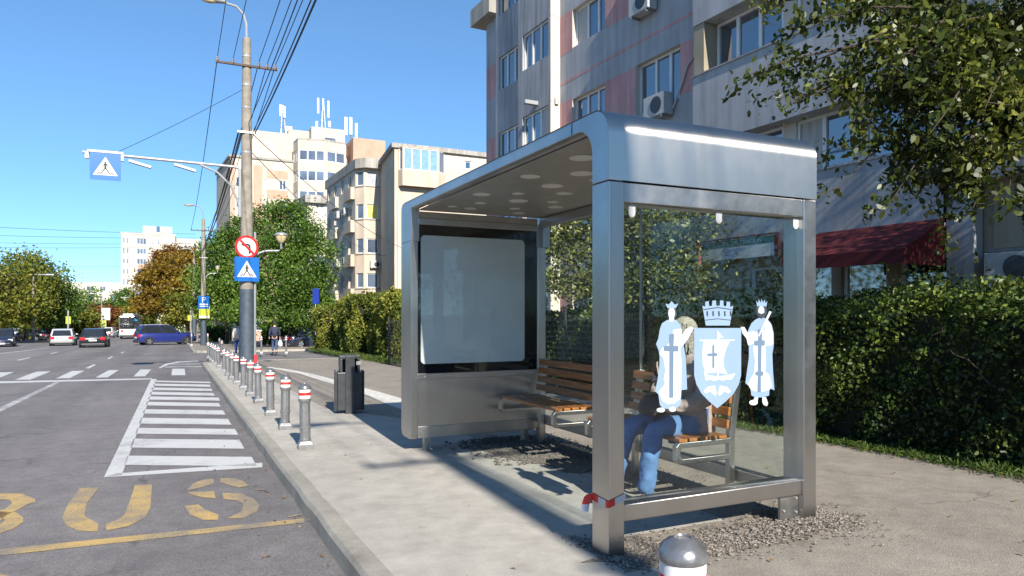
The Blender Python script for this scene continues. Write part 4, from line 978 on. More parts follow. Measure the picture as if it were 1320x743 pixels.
# ================================================================== BUILDINGS
class Face:
    def __init__(s, P, Q, out):
        s.P = Vector((P[0],P[1],0)); d = Vector((Q[0]-P[0],Q[1]-P[1],0)); s.L = d.length; s.U = d.normalized()
        n = Vector((s.U.y,-s.U.x,0)); s.N = n if n.dot(Vector((out[0],out[1],0))) > 0 else -n
    def at(s, u, z, d=0): return s.P+s.U*u+s.N*d+Vector((0,0,z))
    def upx(s, px):
        a, b = rd(px); # intersection of the vertical plane with the ray
        n = s.N; D = (s.P.x*n.x+s.P.y*n.y)/(a*n.x+b*n.y); p = Vector((a*D,b*D,0)); return (p-s.P).dot(s.U), D
    def zpx(s, px, py): u, D = s.upx(px); return CAMZ-(py-HY)/F*D
    def wall(s, name, mat, parent, u0, u1, za, zb, holes=(), depth=.16, d=0, reveal=None):
        us = sorted(set([u0,u1]+[h[0] for h in holes]+[h[1] for h in holes])); zs = sorted(set([za,zb]+[h[2] for h in holes]+[h[3] for h in holes]))
        us = [u for u in us if u0-1e-6<=u<=u1+1e-6]; zs = [z for z in zs if za-1e-6<=z<=zb+1e-6]
        mb = MB()
        for i in range(len(us)-1):
            for j in range(len(zs)-1):
                cu, cz = (us[i]+us[i+1])/2, (zs[j]+zs[j+1])/2
                if any(h[0]<cu<h[1] and h[2]<cz<h[3] for h in holes): continue
                mb.add([s.at(us[i],zs[j],d),s.at(us[i+1],zs[j],d),s.at(us[i+1],zs[j+1],d),s.at(us[i],zs[j+1],d)],[(0,1,2,3)])
        if reveal: mb.cur = 1
        for h in holes:
            a,b,c,e = h[:4]
            for (p,q) in (((a,c),(b,c)),((b,c),(b,e)),((b,e),(a,e)),((a,e),(a,c))):
                mb.add([s.at(*p,d),s.at(*q,d),s.at(*q,d-depth),s.at(*p,d-depth)],[(0,1,2,3)])
        return mb.build(name, [mat, reveal] if reveal else mat, parent)
    def box(s, name, mat, parent, u0, u1, z0_, z1_, d0, d1, bevel=0):
        mb = MB(); P = [s.at(u,z,d) for z in (z0_,z1_) for (u,d) in ((u0,d0),(u1,d0),(u1,d1),(u0,d1))]
        mb.add(P, [(3,2,1,0),(4,5,6,7),(0,1,5,4),(1,2,6,5),(2,3,7,6),(3,0,4,7)])
        return mb.build(name, mat, parent, bevel=bevel) if name else mb
    def window(s, parent, h, d, n=2, gm=None, fw=.055, detail=True, splits=None, blind=None):
        a,b,c,e = h[:4]; gm = gm or bglass
        mb = MB()
        def bx(u0,u1,z0_,z1_,d0,d1):
            P = [s.at(u,z,dd) for z in (z0_,z1_) for (u,dd) in ((u0,d0),(u1,d0),(u1,d1),(u0,d1))]
            mb.add(P, [(3,2,1,0),(4,5,6,7),(0,1,5,4),(1,2,6,5),(2,3,7,6),(3,0,4,7)])
        o = .004
        sp = splits or [a+(b-a)*k/n for k in range(n+1)]
        bx(a+o,b-o,c+o,c+fw,d-.04,d+.02); bx(a+o,b-o,e-fw,e-o,d-.04,d+.02)
        for k, u in enumerate(sp):
            if k == 0: bx(a+o,a+fw,c+fw,e-fw,d-.04,d+.02)
            elif k == len(sp)-1: bx(b-fw,b-o,c+fw,e-fw,d-.04,d+.02)
            else: bx(u-fw*.7,u+fw*.7,c+fw,e-fw,d-.04,d+.02)
        if not detail:
            mb.cur = 1; mb.add([s.at(a+fw*.5,c+fw*.5,d),s.at(b-fw*.5,c+fw*.5,d),s.at(b-fw*.5,e-fw*.5,d),s.at(a+fw*.5,e-fw*.5,d)],[(0,1,2,3)])
            return mb.build('window', [wframe, gm], parent)
        w = mb.build('window', wframe, parent)
        for k in range(len(sp)-1):
            u0, u1 = sp[k]+fw*.5, sp[k+1]-fw*.5
            mm = gm
            if blind is not None and (k in blind): mm = curtain
            mb = MB(); dd = d-.02+random.uniform(-.004,.004); mb.add([s.at(u0,c+fw*.5,dd),s.at(u1,c+fw*.5,dd),s.at(u1,e-fw*.5,dd+random.uniform(-.004,.004)),s.at(u0,e-fw*.5,dd)],[(0,1,2,3)])
            mb.build('pane', mm, w)
        return w

# --- grey block behind the shelter; its street front faces -X
bd = thing('apartment_block', 'grey and pink apartment block in shade behind the shelter', 'building')
nx, ny = .99923, .03926
def dpt(d, u): return (d*nx-u*ny, d*ny+u*nx)
def mkface(d): return Face(dpt(d,-8), dpt(d,40), (-1,0))
fC, fB, fA, fD = mkface(11.76), mkface(11.41), mkface(11.60), mkface(11.27)
sills = [1.44, 4.19, 6.94, 9.69, 12.44]; WH = 1.17
uf = lambda f, px: f.upx(px)[0]
uC0, uC1 = uf(fC,893), uf(fC,722)
uB1 = uf(fB,668); uA1 = uf(fA,639); uE = uf(fC,627)
ZTOP = 15.4
# section C
holes = []; 
c1 = (uf(fC,780), uf(fC,738)); c2 = (uf(fC,877), uf(fC,820))
for zs_ in sills:
    holes += [(c1[0],c1[1],zs_,zs_+WH),(c2[0],c2[1],zs_-.12,zs_+WH+.05)]
fC.wall('wall', w_gray, bd, uC0-.4, uC1+.3, -1, ZTOP, holes, .17, reveal=w_pale)
for i, h in enumerate(holes):
    W_ = h[1]-h[0]; fC.window(bd, h, -.16, splits=[h[0],h[0]+W_*.30,h[0]+W_*.62,h[1]], blind=([2] if i%3==0 else None))
for zs_ in sills:
    for (a,b) in ((uC0,c2[0]),(c2[1],c1[0]),(c1[1],uC1)):
        if zs_>9 and a>=uC0 and b<=c2[0]+.01: continue
        fC.box('pink_panel', w_pink, bd, a+.003, b-.003, zs_-.05, zs_+WH+.03, 0.0, .004)
    fC.box('pink_line', w_pink, bd, uC0, uC1, zs_+WH+.60, zs_+WH+.68, 0, .005)
# section B (projects), end face towards the camera in paler plaster, sunlight put into its colour
hB = [(uf(fB,706.5), uf(fB,673.5), z, z+WH+.02) for z in sills]
uB0 = uC1+.0
fB.wall('wall', w_gray2, bd, uB0, uB1, -1, ZTOP, hB, .10, reveal=w_gray2)
for i,h in enumerate(hB): fB.window(bd, h, -.09, n=3, blind=([0] if i==2 else None))
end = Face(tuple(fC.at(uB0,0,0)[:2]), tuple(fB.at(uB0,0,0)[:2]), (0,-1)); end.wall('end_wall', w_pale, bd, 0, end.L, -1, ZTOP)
for z in (5.4,8.2,10.9): fB.box('pilaster_joint', w_gray2, bd, uB0-.006, uB0+.01, z, z+.025, -.3, .004)
e2 = Face(tuple(fB.at(uB1,0,0)[:2]), tuple(fA.at(uB1,0,0)[:2]), (0,1)); e2.wall('end_wall', w_gray2, bd, 0, e2.L, -1, ZTOP)
hA = [(uB1+.15, uf(fA,643), z-.05, z+WH) for z in sills]
fA.wall('wall', w_gray2, bd, uB1, uA1, -1, ZTOP, hA, .10, reveal=w_gray2)
for h in hA: fA.window(bd, h, -.09, n=3)
e3 = Face(tuple(fA.at(uA1,0,0)[:2]), tuple(fC.at(uA1,0,0)[:2]), (0,1)); e3.wall('end_wall', w_gray, bd, 0, e3.L, -1, ZTOP)
fC.wall('wall', w_gray, bd, uA1-.3, uE, -1, 12.6)
for zs_ in sills[:4]: fC.box('pink_panel', w_pink, bd, uA1+.05, uE-.02, zs_-.05, zs_+WH+.03, 0.0, .004)
fC.box('eaves', roof_edge, bd, uA1-.02, uE+.5, 12.6, 13.25, -8, .45)
# body behind
fC.box('rear_body', w_gray, bd, -7.9, uE-.02, -1, 12.55, -11, -.30)
fC.box('roof', roof_m, bd, -7.9, uA1, ZTOP, ZTOP+.3, -11, .5)
# section D: loggia bands
uD1 = uf(fD,893)
fD.wall('ground_floor_wall', w_gray, bd, uf(fD,1216)+.0, uD1, 2.95, 4.19)
for (za_,zb_2) in ((3.0,4.19),(5.36,6.94),(8.12,9.69),(10.87,12.44)):
    if za_ > 3.5: fD.box('parapet', w_gray, bd, -7.8, uD1, za_, zb_2, -.48, 0)
for z in (4.19,6.94,9.69): fD.box('parapet_cap', w_gray2, bd, -7.8, uD1+.02, z+.0, z+.035, -.3, .03)
fDw = mkface(11.27+.42)
for z in (4.19,6.94,9.69):
    fDw.box('recess_end', w_beige, bd, uD1-.34, uD1-.02, z+.04, z+1.17, -.1, .40)
    u = uD1-.36; k = 0
    while u > -7:
        w_ = 1.9 if k%2==0 else 1.25
        fDw.window(bd, (u-w_, u, z+.04, z+1.17), 0, n=3 if k%2==0 else 2, fw=.06, blind=([1] if k%3==1 else None))
        fDw.box('pier', w_pale, bd, u-w_-.32, u-w_-.004, z+.04, z+1.17, -.1, .05)
        u -= w_+.325; k += 1
fDw.box('core_wall', w_gray2, bd, -7.8, uD1, 2.9, 12.4, -.4, -.12)
# ground floor: shop front, piers
fG = mkface(11.60)
uS0 = uf(fD,1216)
fG.box('shop_pier', w_gray, bd, uS0-.42, uS0-.01, -1, 4.15, -.3, .26)
hS = []; u = uS0+.05
while u < uD1-1.4: hS.append((u,u+.92,.1,2.5)); u += 1.12
fG.wall('shop_front', w_beige, bd, uS0, uD1, -1, 2.95, hS, .12)
for h in hS: fG.window(bd, h, -.1, n=1, fw=.07)
fG.box('shop_soffit', w_gray2, bd, uS0, uD1, 2.9, 2.955, 0, .32)
fG.wall('beige_wall', w_beige, bd, -8, uS0-.43, -1, 4.19)
fG.box('wall_band', w_gray2, bd, -7.9, uS0-.43, 2.45, 2.50, 0, .03)
fG.box('wall_panel', w_beige, bd, -1.2+uS0*.0, uS0-.6, 2.5, 3.3, 0.0, .05)
fD.box('upper_wall_right', w_gray, bd, -7.8, uS0-.42, 3.55, 4.19, -.48, 0)
# AC units
def ac(face, u, z, lb, d=.05, w=.8, h=.55, dep=.3):
    c = face.at(u, z, d); ang = math.atan2(face.U.y, face.U.x)
    t = thing('air_conditioner', lb, 'air conditioner', tuple(c), ang, group='air conditioners on the facades')
    sg_ = 1 if (Vector((-math.sin(ang),math.cos(ang),0)).dot(face.N) > 0) else -1
    y0_, y1_ = (0,dep) if sg_>0 else (-dep,0); yf = dep*sg_
    mb = MB(); mb.box(-w/2,w/2,y0_,y1_,0,h); mb.build('casing', ac_m, t, bevel=.015)
    mb = MB(); mb.lathe((0,0,0),[(h*.38,0),(h*.38,.012),(h*.06,.02)],20); o = mb.build('fan_grille', plastic_dk, t); o.location=(-w*.12,yf,h*.5); o.rotation_euler=(R(-90)*sg_,0,0)
    for s0_ in (-.4,.34): mb = MB(); mb.box(w*s0_,w*(s0_+.06),y0_,y1_,-.06,0); mb.build('bracket', steel_d, t)
    return t
u_, D_ = fC.upx(856); ac(fC, u_, fC.zpx(856,153), 'air conditioner under the lower window of the grey block, partly behind shelter roof')
u_, D_ = fC.upx(836); ac(fC, u_, fC.zpx(836,20), 'air conditioner at the top edge of picture on grey block')
u_, D_ = fG.upx(1318); ac(fG, u_, fG.zpx(1306,366), 'air conditioner above the hedge at the right picture edge', w=.72, h=.46)
mb = MB(); mb.tube([fC.at(uf(fC,870),fC.zpx(870,140),.06),fC.at(uf(fC,880),fC.zpx(880,112),.05),fC.at(uf(fC,888),fC.zpx(888,85),.05),fC.at(uf(fC,894),fC.zpx(894,75),.02)],.03,8)
mb.build('insulated_pipe', ac_m, bd, smooth=True)
# small lamp on the pilaster
mb = MB(); mb.tube([fC.at(uB0-.02,fC.zpx(718,130),.15),fC.at(uB0-.02,fC.zpx(718,138),.15)],.07,8); mb.build('wall_lamp', lamp_grey, bd)
c_ = fB.at(uf(fB,692), fB.zpx(692,134), .0); mb = MB(); mb.obox(c_+fB.N*.22, fB.N, fB.U, (0,0,1), .26,.09,.06); mb.build('floodlight', lamp_grey, bd)
# awning
aw = thing('awning', 'dark red shop awning with sunlit end above the hedge', 'awning')
ua, ub = uf(fD,1217), uf(fD,1056); zt, zf_, pj = 3.02, 2.50, 1.02
mb = MB(); mb.add([fD.at(ua,zt,.01),fD.at(ub,zt,.01),fD.at(ub,zf_,pj),fD.at(ua,zf_,pj)],[(0,1,2,3)]); mb.add([fD.at(ua,zt-.02,.01),fD.at(ub,zt-.02,.01),fD.at(ub,zf_-.02,pj),fD.at(ua,zf_-.02,pj)],[(3,2,1,0)]); mb.build('canopy', awn_m, aw)
mb = MB(); mb.prism([fD.at(ua-.003,zt,.01),fD.at(ua-.003,zf_,pj),fD.at(ua-.003,zf_-.24,pj),fD.at(ua-.003,zf_-.24,.01)], tuple(-fD.U*.006)); mb.build('side_panel', awn_m, aw)
mb = MB(); mb.prism([fD.at(ua,zf_,pj+.002),fD.at(ub,zf_,pj+.002),fD.at(ub,zf_-.22,pj+.002),fD.at(ua,zf_-.22,pj+.002)], tuple(fD.N*.006)); mb.build('valance', awn_m, aw)
mb = MB(); mb.beam(fD.at(ua+.3,zt-.5,.02),fD.at(ua+.3,zf_-.02,pj-.05),.025,.025); mb.build('strut', steel_d, aw)
# shop sign seen through the glass
ss = thing('shop_sign', 'green and white medical practice sign seen through the shelter glass', 'sign')
us0, us1 = uf(fD,1001), uf(fD,896); zs0, zs1 = fD.zpx(1001,329.4), fD.zpx(1001,303)
dS = .06
pl = fD.box('board', sign_white, ss, us0, us1, zs0, zs1, .02, dS)
fD.box('green_strip', sign_green, ss, us0, us1, zs1-.14, zs1, dS, dS+.003)
fD.box('red_end', awn_m, ss, us0-.11, us0-.003, zs0, zs1+.02, .01, dS+.01)
fD.box('red_top', awn_m, ss, us0-.11, us1, zs1+.022, zs1+.05, .01, dS+.03)
ang = math.atan2(-fD.U.y, -fD.U.x)
def sgn_text(body, size, mat, u, z): 
    p = fD.at(u, z, dS+.006); return text('lettering', body, size, mat, ss, tuple(p), (R(90),0,ang))
def sgn_right(body, size, mat, u, z):
    p = fD.at(u, z, dS+.006); return text('lettering', body, size, mat, ss, tuple(p), (R(90),0,ang), 'RIGHT')
sgn_right('CABINETELE DR. CRACIUN', .135, sign_white, us0+.32, zs1-.118)
for k_, b_ in enumerate(('Medicina interna', 'Ambulatoriu', 'Ecografie')): sgn_text(b_, .092, sign_blue, uf(fD,936), zs1-.222-.082*k_)
# red downpipe
pp = fD.at(uf(fD,916),0,.35); mb = MB(); mb.tube([(pp.x,pp.y,-.3),(pp.x,pp.y,3.9)],.055,10); dpipe = mb.build('post', pipe_m)
tag(dpipe, 'rusty red metal post in front of the medical sign', 'post')

# --- generic block
def block(name, label, poly, zb, zt, walls, roofm=roof_m, over=.25, roofh=.35, group=None):
    t = thing(name, label, 'building', group=group)
    n = len(poly); cx = sum(p[0] for p in poly)/n; cy = sum(p[1] for p in poly)/n
    faces = []
    for i in range(n):
        a, b = poly[i], poly[(i+1)%n]; mid = ((a[0]+b[0])/2-cx, (a[1]+b[1])/2-cy)
        f = Face(a, b, (0,0)); nn = Vector((f.U.y,-f.U.x,0))
        # polygons are listed clockwise seen from above -> outward is to the left of travel
        f.N = Vector((-f.U.y, f.U.x, 0)); faces.append(f)
        mat, wins = walls[i] if i < len(walls) else (w_cream, [])
        hs = [w[:4] for w in wins]
        f.wall('wall', mat, t, 0, f.L, zb, zt, hs, .12)
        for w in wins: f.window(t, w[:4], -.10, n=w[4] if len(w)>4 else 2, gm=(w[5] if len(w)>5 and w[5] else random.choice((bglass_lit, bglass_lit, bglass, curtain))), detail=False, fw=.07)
    mb = MB(); cz = [(p[0]+(p[0]-cx)*0, p[1]) for p in poly]
    ctr = Vector((cx,cy)); ex = [ (Vector(p)-ctr).normalized()*over*1.4+Vector(p) for p in poly]
    mb.prism([(p.x,p.y,zt+.002) for p in ex], (0,0,roofh)); mb.build('roof', roofm, t)
    return t, faces
def grid(L, cols, sl, h, n=2, gm=None):
    return [(L*a, L*b, z, z+h, n, gm) for z in sl for (a,b) in cols]
sl = [.9, 3.55, 6.25, 8.95, 11.55]
# cream block 1 (shaded street front + lit bay at its corner)
q = [(14.7,64.6),(14.65,54.35)]
poly1 = [(14.66,54.30),(13.35,54.35),(12.80,55.1),(12.45,64.6),(14.7,64.6)]
Lf = (Vector(poly1[2])-Vector(poly1[3])).length
w0 = [(.22,1.12,z,z+1.15,1,(yel_blind if z in (8.95,) else (brown_blind if z==11.55 else bglass_lit))) for z in sl]
w1 = [(.12,.80,z,z+1.15,1,bglass_lit) for z in sl]
w2 = []
for z in sl: w2 += [(1.0,2.0,z,z+1.1,2,bglass),(3.3,4.4,z,z+1.25,2,bglass),(5.6,6.8,z,z+1.2,2,bglass),(8.2,9.0,z,z+1.1,1,bglass)]
blk1, F1 = block('apartment_block', 'narrow cream apartment block with glazed corner bays behind the green tree', poly1, -1.6, 12.85, [(w_cream2,w0),(w_cream2,w1),(w_cream,w2),(w_cream,[]),(w_cream,[])], roof_edge, .35, .75)
for (u,z,lb) in ((2.6,9.6,'upper right'),(4.9,9.6,'upper left'),(2.6,5.6,'lower right'),(4.9,5.5,'lower left')):
    ac(F1[2], u, z, 'small air conditioner on shaded side of narrow cream block, %s' % lb)
ac(F1[0], .5, 5.1, 'air conditioner on the sunlit bay of the narrow cream block')
# cream block 2
def pxY(px, Y): p = PY(px, 405, Y); return (p.x, p.y)
Yb = 47.7
cA = pxY(508.5, Yb); bay0 = pxY(513, Yb); bay1 = pxY(519,Yb-.55); bay2 = pxY(566,Yb-.55); bay3 = pxY(575,Yb-.05)
poly2 = [(27,Yb+.2), (bay3[0],Yb), (cA[0],Yb), (14.62,54.2), (27,60)]
L2 = Vector(poly2[0]).to_2d() if False else (Vector(poly2[0])-Vector(poly2[1])).length
wr = [(L2-2.0, L2-1.5, z+.55, z+1.15, 1, bglass) for z in sl]
blk2, F2 = block('apartment_block', 'cream apartment block with wide glazed bay above the shelter roof', poly2, -1.6, 13.1, [(w_cream,wr),(w_cream2,[]),(w_cream2,[]),(w_cream,[]),(w_cream,[])], roof_edge, .2, .32)
for z in sl[-1:]:
    b0,b1,b2_,b3 = (bay0[0],Yb-.003),(bay1[0],bay1[1]),(bay2[0],bay2[1]),(bay3[0]-.01,Yb-.003)
    for (a,b,nn,dt) in ((b3,b2_,1,1),(b2_,b1,4,1),(b1,b0,1,1)):
        f = Face(a,b,(0,-1)); f.N = Vector((-f.U.y,f.U.x,0))
        if nn == 1 and f.N.y > 0: f.N = -f.N
        h = (.06,f.L-.06,z,z+1.55)
        f.wall('bay_wall', w_cream2, blk2, 0, f.L, z-1.12, z+1.62, [h], .08)
        f.window(blk2, h, -.06, n=nn, gm=(M('blue_blind',(.16,.30,.52),.6,var=.2) if 'blue_blind' not in MATS else MATS['blue_blind']) if nn==4 else bglass_lit, fw=.07)
# drain pipe on block 2
for z in sl:
    F1[2].box('balcony_parapet', w_cream2, blk1, .15, 2.35, z-1.0, z-.06, .002, .32); F1[2].box('balcony_parapet', w_cream, blk1, 5.3, 7.2, z-1.0, z-.06, .002, .28)
    for ff in F1[0:2]: ff.box('sill', roof_edge, blk1, .05, ff.L-.02, z-.09, z-.02, .002, .06)
mb = MB(); mb.tube([(cA[0]+.25,Yb-.06,-1),(cA[0]+.25,Yb-.06,9.5)],.06,8); mb.build('drainpipe', w_pale, blk2)
# small block peeping between (white balcony block)
pm = [PY(px,405,75)[:2] for px in (400,430)]
poly3 = [(pm[1][0]+3,75),(pm[0][0]-.3,75),(pm[0][0]-.9,84),(pm[1][0]+3,84)]
L3 = poly3[0][0]-poly3[1][0]
block('apartment_block', 'low pale block half hidden between the green tree and cream block', poly3, -2, PY(400,262,75).z, [(w_pale, grid(L3,[(.45,.6),(.7,.85)],[3.5,6.3,9.0,11.7],1.4,2)),(w_pale,[]),(w_pale,[]),(w_pale,[])], roof_edge, .4, .8)
# pink brick high-rise
Yh = 100.
def hx(px, Y=Yh): return PY(px,405,Y).x
def hz(px,py,Y=Yh): return PY(px,py,Y).z
xa, xb_, xc_, xd_ = hx(297), hx(326), hx(378), hx(447)
zr = hz(326,205); zt2 = hz(378,186)
polyh = [(xd_,Yh),(xa,Yh),(xa-1.0,Yh+14),(xd_,Yh+14)]
Lh = xd_-xa
slh = [zr-3.9-2.75*k for k in range(8)]
cols = [(.02,.06),(.80-.62,.25),(.30,.35),(.62,.66)]
def frac(px): return (xd_-hx(px))/Lh
wh = []
for z in slh:
    for (p0,p1) in ((304,312),(339,343),(360,369)): wh.append((Lh*frac(p1),Lh*frac(p0),z,z+1.3,2,bglass_lit))
hi, FH = block('high_rise_block', 'pale and pink brick high rise behind the street lamp pole with rooftop masts', polyh, -3, zr, [(w_cream,wh),(w_cream2,[]),(w_cream,[]),(w_cream,[])], roof_edge, .2, .3)
def hbox(name, p0, p1, y0, y1, z0_, z1_, mat):
    mb = MB(); mb.box(hx(p0),hx(p1),y0,y1,z0_,z1_); return mb.build(name, mat, hi)
for (p0,p1) in ((298,303),(314,321),(327,338)):
    hbox('brick_strip', p0, p1, Yh-.05, Yh+.3, -3, zr-.8, w_brick)
for k in range(8): hbox('brick_panel', 344, 371, Yh-.04, Yh+.3, slh[k]-1.25, slh[k]-.05, w_brick)
hbox('brick_panel', 344, 371, Yh-.04, Yh+.3, slh[0]+1.5, slh[0]+2.6, w_brick)
hbox('upper_storey', 326, 374, Yh+1.0, Yh+9, zr+.3, hz(350,168), w_cream)
hbox('upper_storey', 374, 402, Yh+1.6, Yh+9, zr+.3, hz(390,165), w_cream)
hbox('upper_storey', 401, 444, Yh-.3, Yh+9, zt2, hz(420,166), w_cream)
hbox('stair_tower', 447, 487, Yh-4, Yh+8, -3, hz(470,179,Yh-4), w_brick)
# glazed bay: three facets
bayp = [(hx(378),Yh-.02),(hx(384,Yh-2.6),Yh-2.6),(hx(420,Yh-3.4),Yh-3.4),(hx(446,Yh-2.6),Yh-2.6),(hx(448),Yh-.02)]
for i in range(4):
    f = Face(bayp[i+1], bayp[i], (0,-1)); f.N = Vector((-f.U.y,f.U.x,0))
    hs = [(.15,f.L-.15,z,z+1.45) for z in [hz(410,208,Yh-3)-2.75*k for k in range(8)]]
    f.wall('bay_wall', w_cream, hi, 0, f.L, -3, zt2, hs, .1)
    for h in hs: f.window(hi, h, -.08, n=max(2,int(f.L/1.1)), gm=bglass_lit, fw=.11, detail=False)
mb = MB(); mb.prism([(x,y,zt2+.002) for x,y in bayp], (0,0,.3)); mb.build('bay_roof', roof_edge, hi)
f = Face((hx(444),Yh-.3),(hx(401),Yh-.3),(0,-1)); f.N = Vector((0,-1,0))
f.box('roof_window', bglass_lit, hi, (hx(444)-hx(432)), (hx(444)-hx(418)), zt2+.4, zt2+1.3, 0, .03)
# rooftop antennas
def antenna(px, y0, y1, lb, panels, Y=Yh+3, lattice=True):
    b = PY(px,y1,Y); tp = PY(px,y0,Y).z-b.z
    t = thing('antenna_mast', lb, 'antenna', tuple(b), group='antennas on the high rise roof')
    mb = MB()
    if lattice:
        for k in range(3): a = k*2.09; mb.tube([(.45*math.cos(a),.45*math.sin(a),-1.0),(.12*math.cos(a),.12*math.sin(a),tp)],.05,5)
        for k in range(5):
            z = tp*k/5; r_ = .45-.33*k/5
            for j in range(3): a, c2_ = j*2.09, (j+1)*2.09; mb.tube([(r_*math.cos(a),r_*math.sin(a),z),(r_*.9*math.cos(c2_),r_*.9*math.sin(c2_),z+tp/6)],.035,4)
    else: mb.tube([(0,0,-1),(0,0,tp)],.08,6)
    mb.build('mast', steel_d, t)
    for (dx,za_,zb2,w) in panels:
        mb = MB(); mb.box(dx-w/2,dx+w/2,-.35,-.15,tp*za_,tp*zb2); mb.build('antenna_panel', sign_white, t, bevel=.03)
    return t
antenna(416,128,168,'tallest lattice antenna mast on the high rise roof',[(-.7,.5,1.0,.3),(.0,.62,1.0,.28),(.75,.4,.95,.28),(-.9,.05,.25,.35),(.9,.1,.3,.4)])
antenna(364,136,166,'slim antenna mast at the left of the high rise roof',[(-.3,.5,1.0,.28),(.25,.45,.95,.28)])
antenna(452,152,180,'three white panel antennas at the right of high rise roof',[(-.75,.15,.98,.45),(-.05,.2,1.0,.45),(.75,.0,.75,.4)], lattice=False)
hbox('roof_box', 372, 381, Yh+3, Yh+4.2, hz(376,166), hz(376,156), w_pale)
# far white tower at the end of the street
Yt = 222.
tw_x0, tw_x1 = hx(156,Yt), hx(226,Yt); zt_ = hz(190,303,Yt)
Lt = tw_x1-tw_x0; slt = [zt_-2.6-2.85*k for k in range(9)]
def fr2(px): return (tw_x1-hx(px,Yt))/Lt
wt = []
for z in slt:
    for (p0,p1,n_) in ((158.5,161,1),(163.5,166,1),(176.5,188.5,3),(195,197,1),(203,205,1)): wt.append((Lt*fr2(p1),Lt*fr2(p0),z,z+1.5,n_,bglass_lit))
tw, FT = block('tower_block', 'white tower block at the far end of the street', [(tw_x1,Yt),(tw_x0,Yt),(tw_x0-.5,Yt+14),(tw_x1,Yt+14)], -6, zt_, [(w_pale,wt),(w_pale,[]),(w_pale,[]),(w_pale,[])], w_pale, .15, .5)
mb = MB(); mb.box(hx(184,Yt),hx(222,Yt),Yt+1,Yt+9,zt_+.5,hz(200,291.5,Yt)); mb.build('lift_house', w_pale, tw)
mb = MB(); mb.box(hx(201.5,Yt),hx(206,Yt),Yt+.95,Yt+1.1,zt_+1.0,zt_+2.6); mb.build('lift_house_window', bglass, tw)
for i,k in enumerate((2,)):
    mb = MB(); mb.box(hx(178,Yt),hx(190,Yt),Yt-1.2,Yt-.02,slt[k]-1.3,slt[k]-.1); mb.build('balcony', w_brick, tw)
xr_ = (hx(226,Yt)+.05, hx(258,Yt)); L5 = xr_[1]-xr_[0]; zz5 = hz(240,309,Yt)
block('apartment_block', 'pale slab block to the right of the white tower', [(xr_[1],Yt+2),(xr_[0],Yt+2),(xr_[0],Yt+14),(xr_[1],Yt+14)], -6, zz5, [(w_pale, grid(L5,[(.1,.35),(.5,.62),(.75,.9)],[zz5-2.4-2.85*k for k in range(8)],1.3,2))]+[(w_pale,[])]*3, w_pale, .1, .4)
xl_ = (hx(60,Yt+30), hx(157,Yt+30)); L6 = xl_[1]-xl_[0]; zz6 = hz(120,366,Yt+30)
block('apartment_block', 'low pale block far left of the white tower', [(xl_[1],Yt+30),(xl_[0],Yt+30),(xl_[0],Yt+42),(xl_[1],Yt+42)], -6, zz6, [(w_pale, grid(L6,[(.06,.16),(.22,.30),(.38,.48),(.55,.63),(.7,.8),(.86,.93)],[zz6-2.2-2.85*k for k in range(4)],1.4,2))]+[(w_pale,[])]*3, w_pale, .1, .4)
# ground-floor house glimpsed between trunks
pk = PD(300,428,70); 
block('pink_house', 'pink striped low building glimpsed under the green trees', [(pk.x+3.2,pk.y),(pk.x-1.6,pk.y),(pk.x-1.6,pk.y+6),(pk.x+3.2,pk.y+6)], -3, 4.6, [(w_brick,[(.4,1.6,-.2,1.4,2,bglass_lit),(2.6,3.6,-1.2,1.4,1,w_pale)])]+[(w_pale,[])]*3, roof_edge, .2, .3)

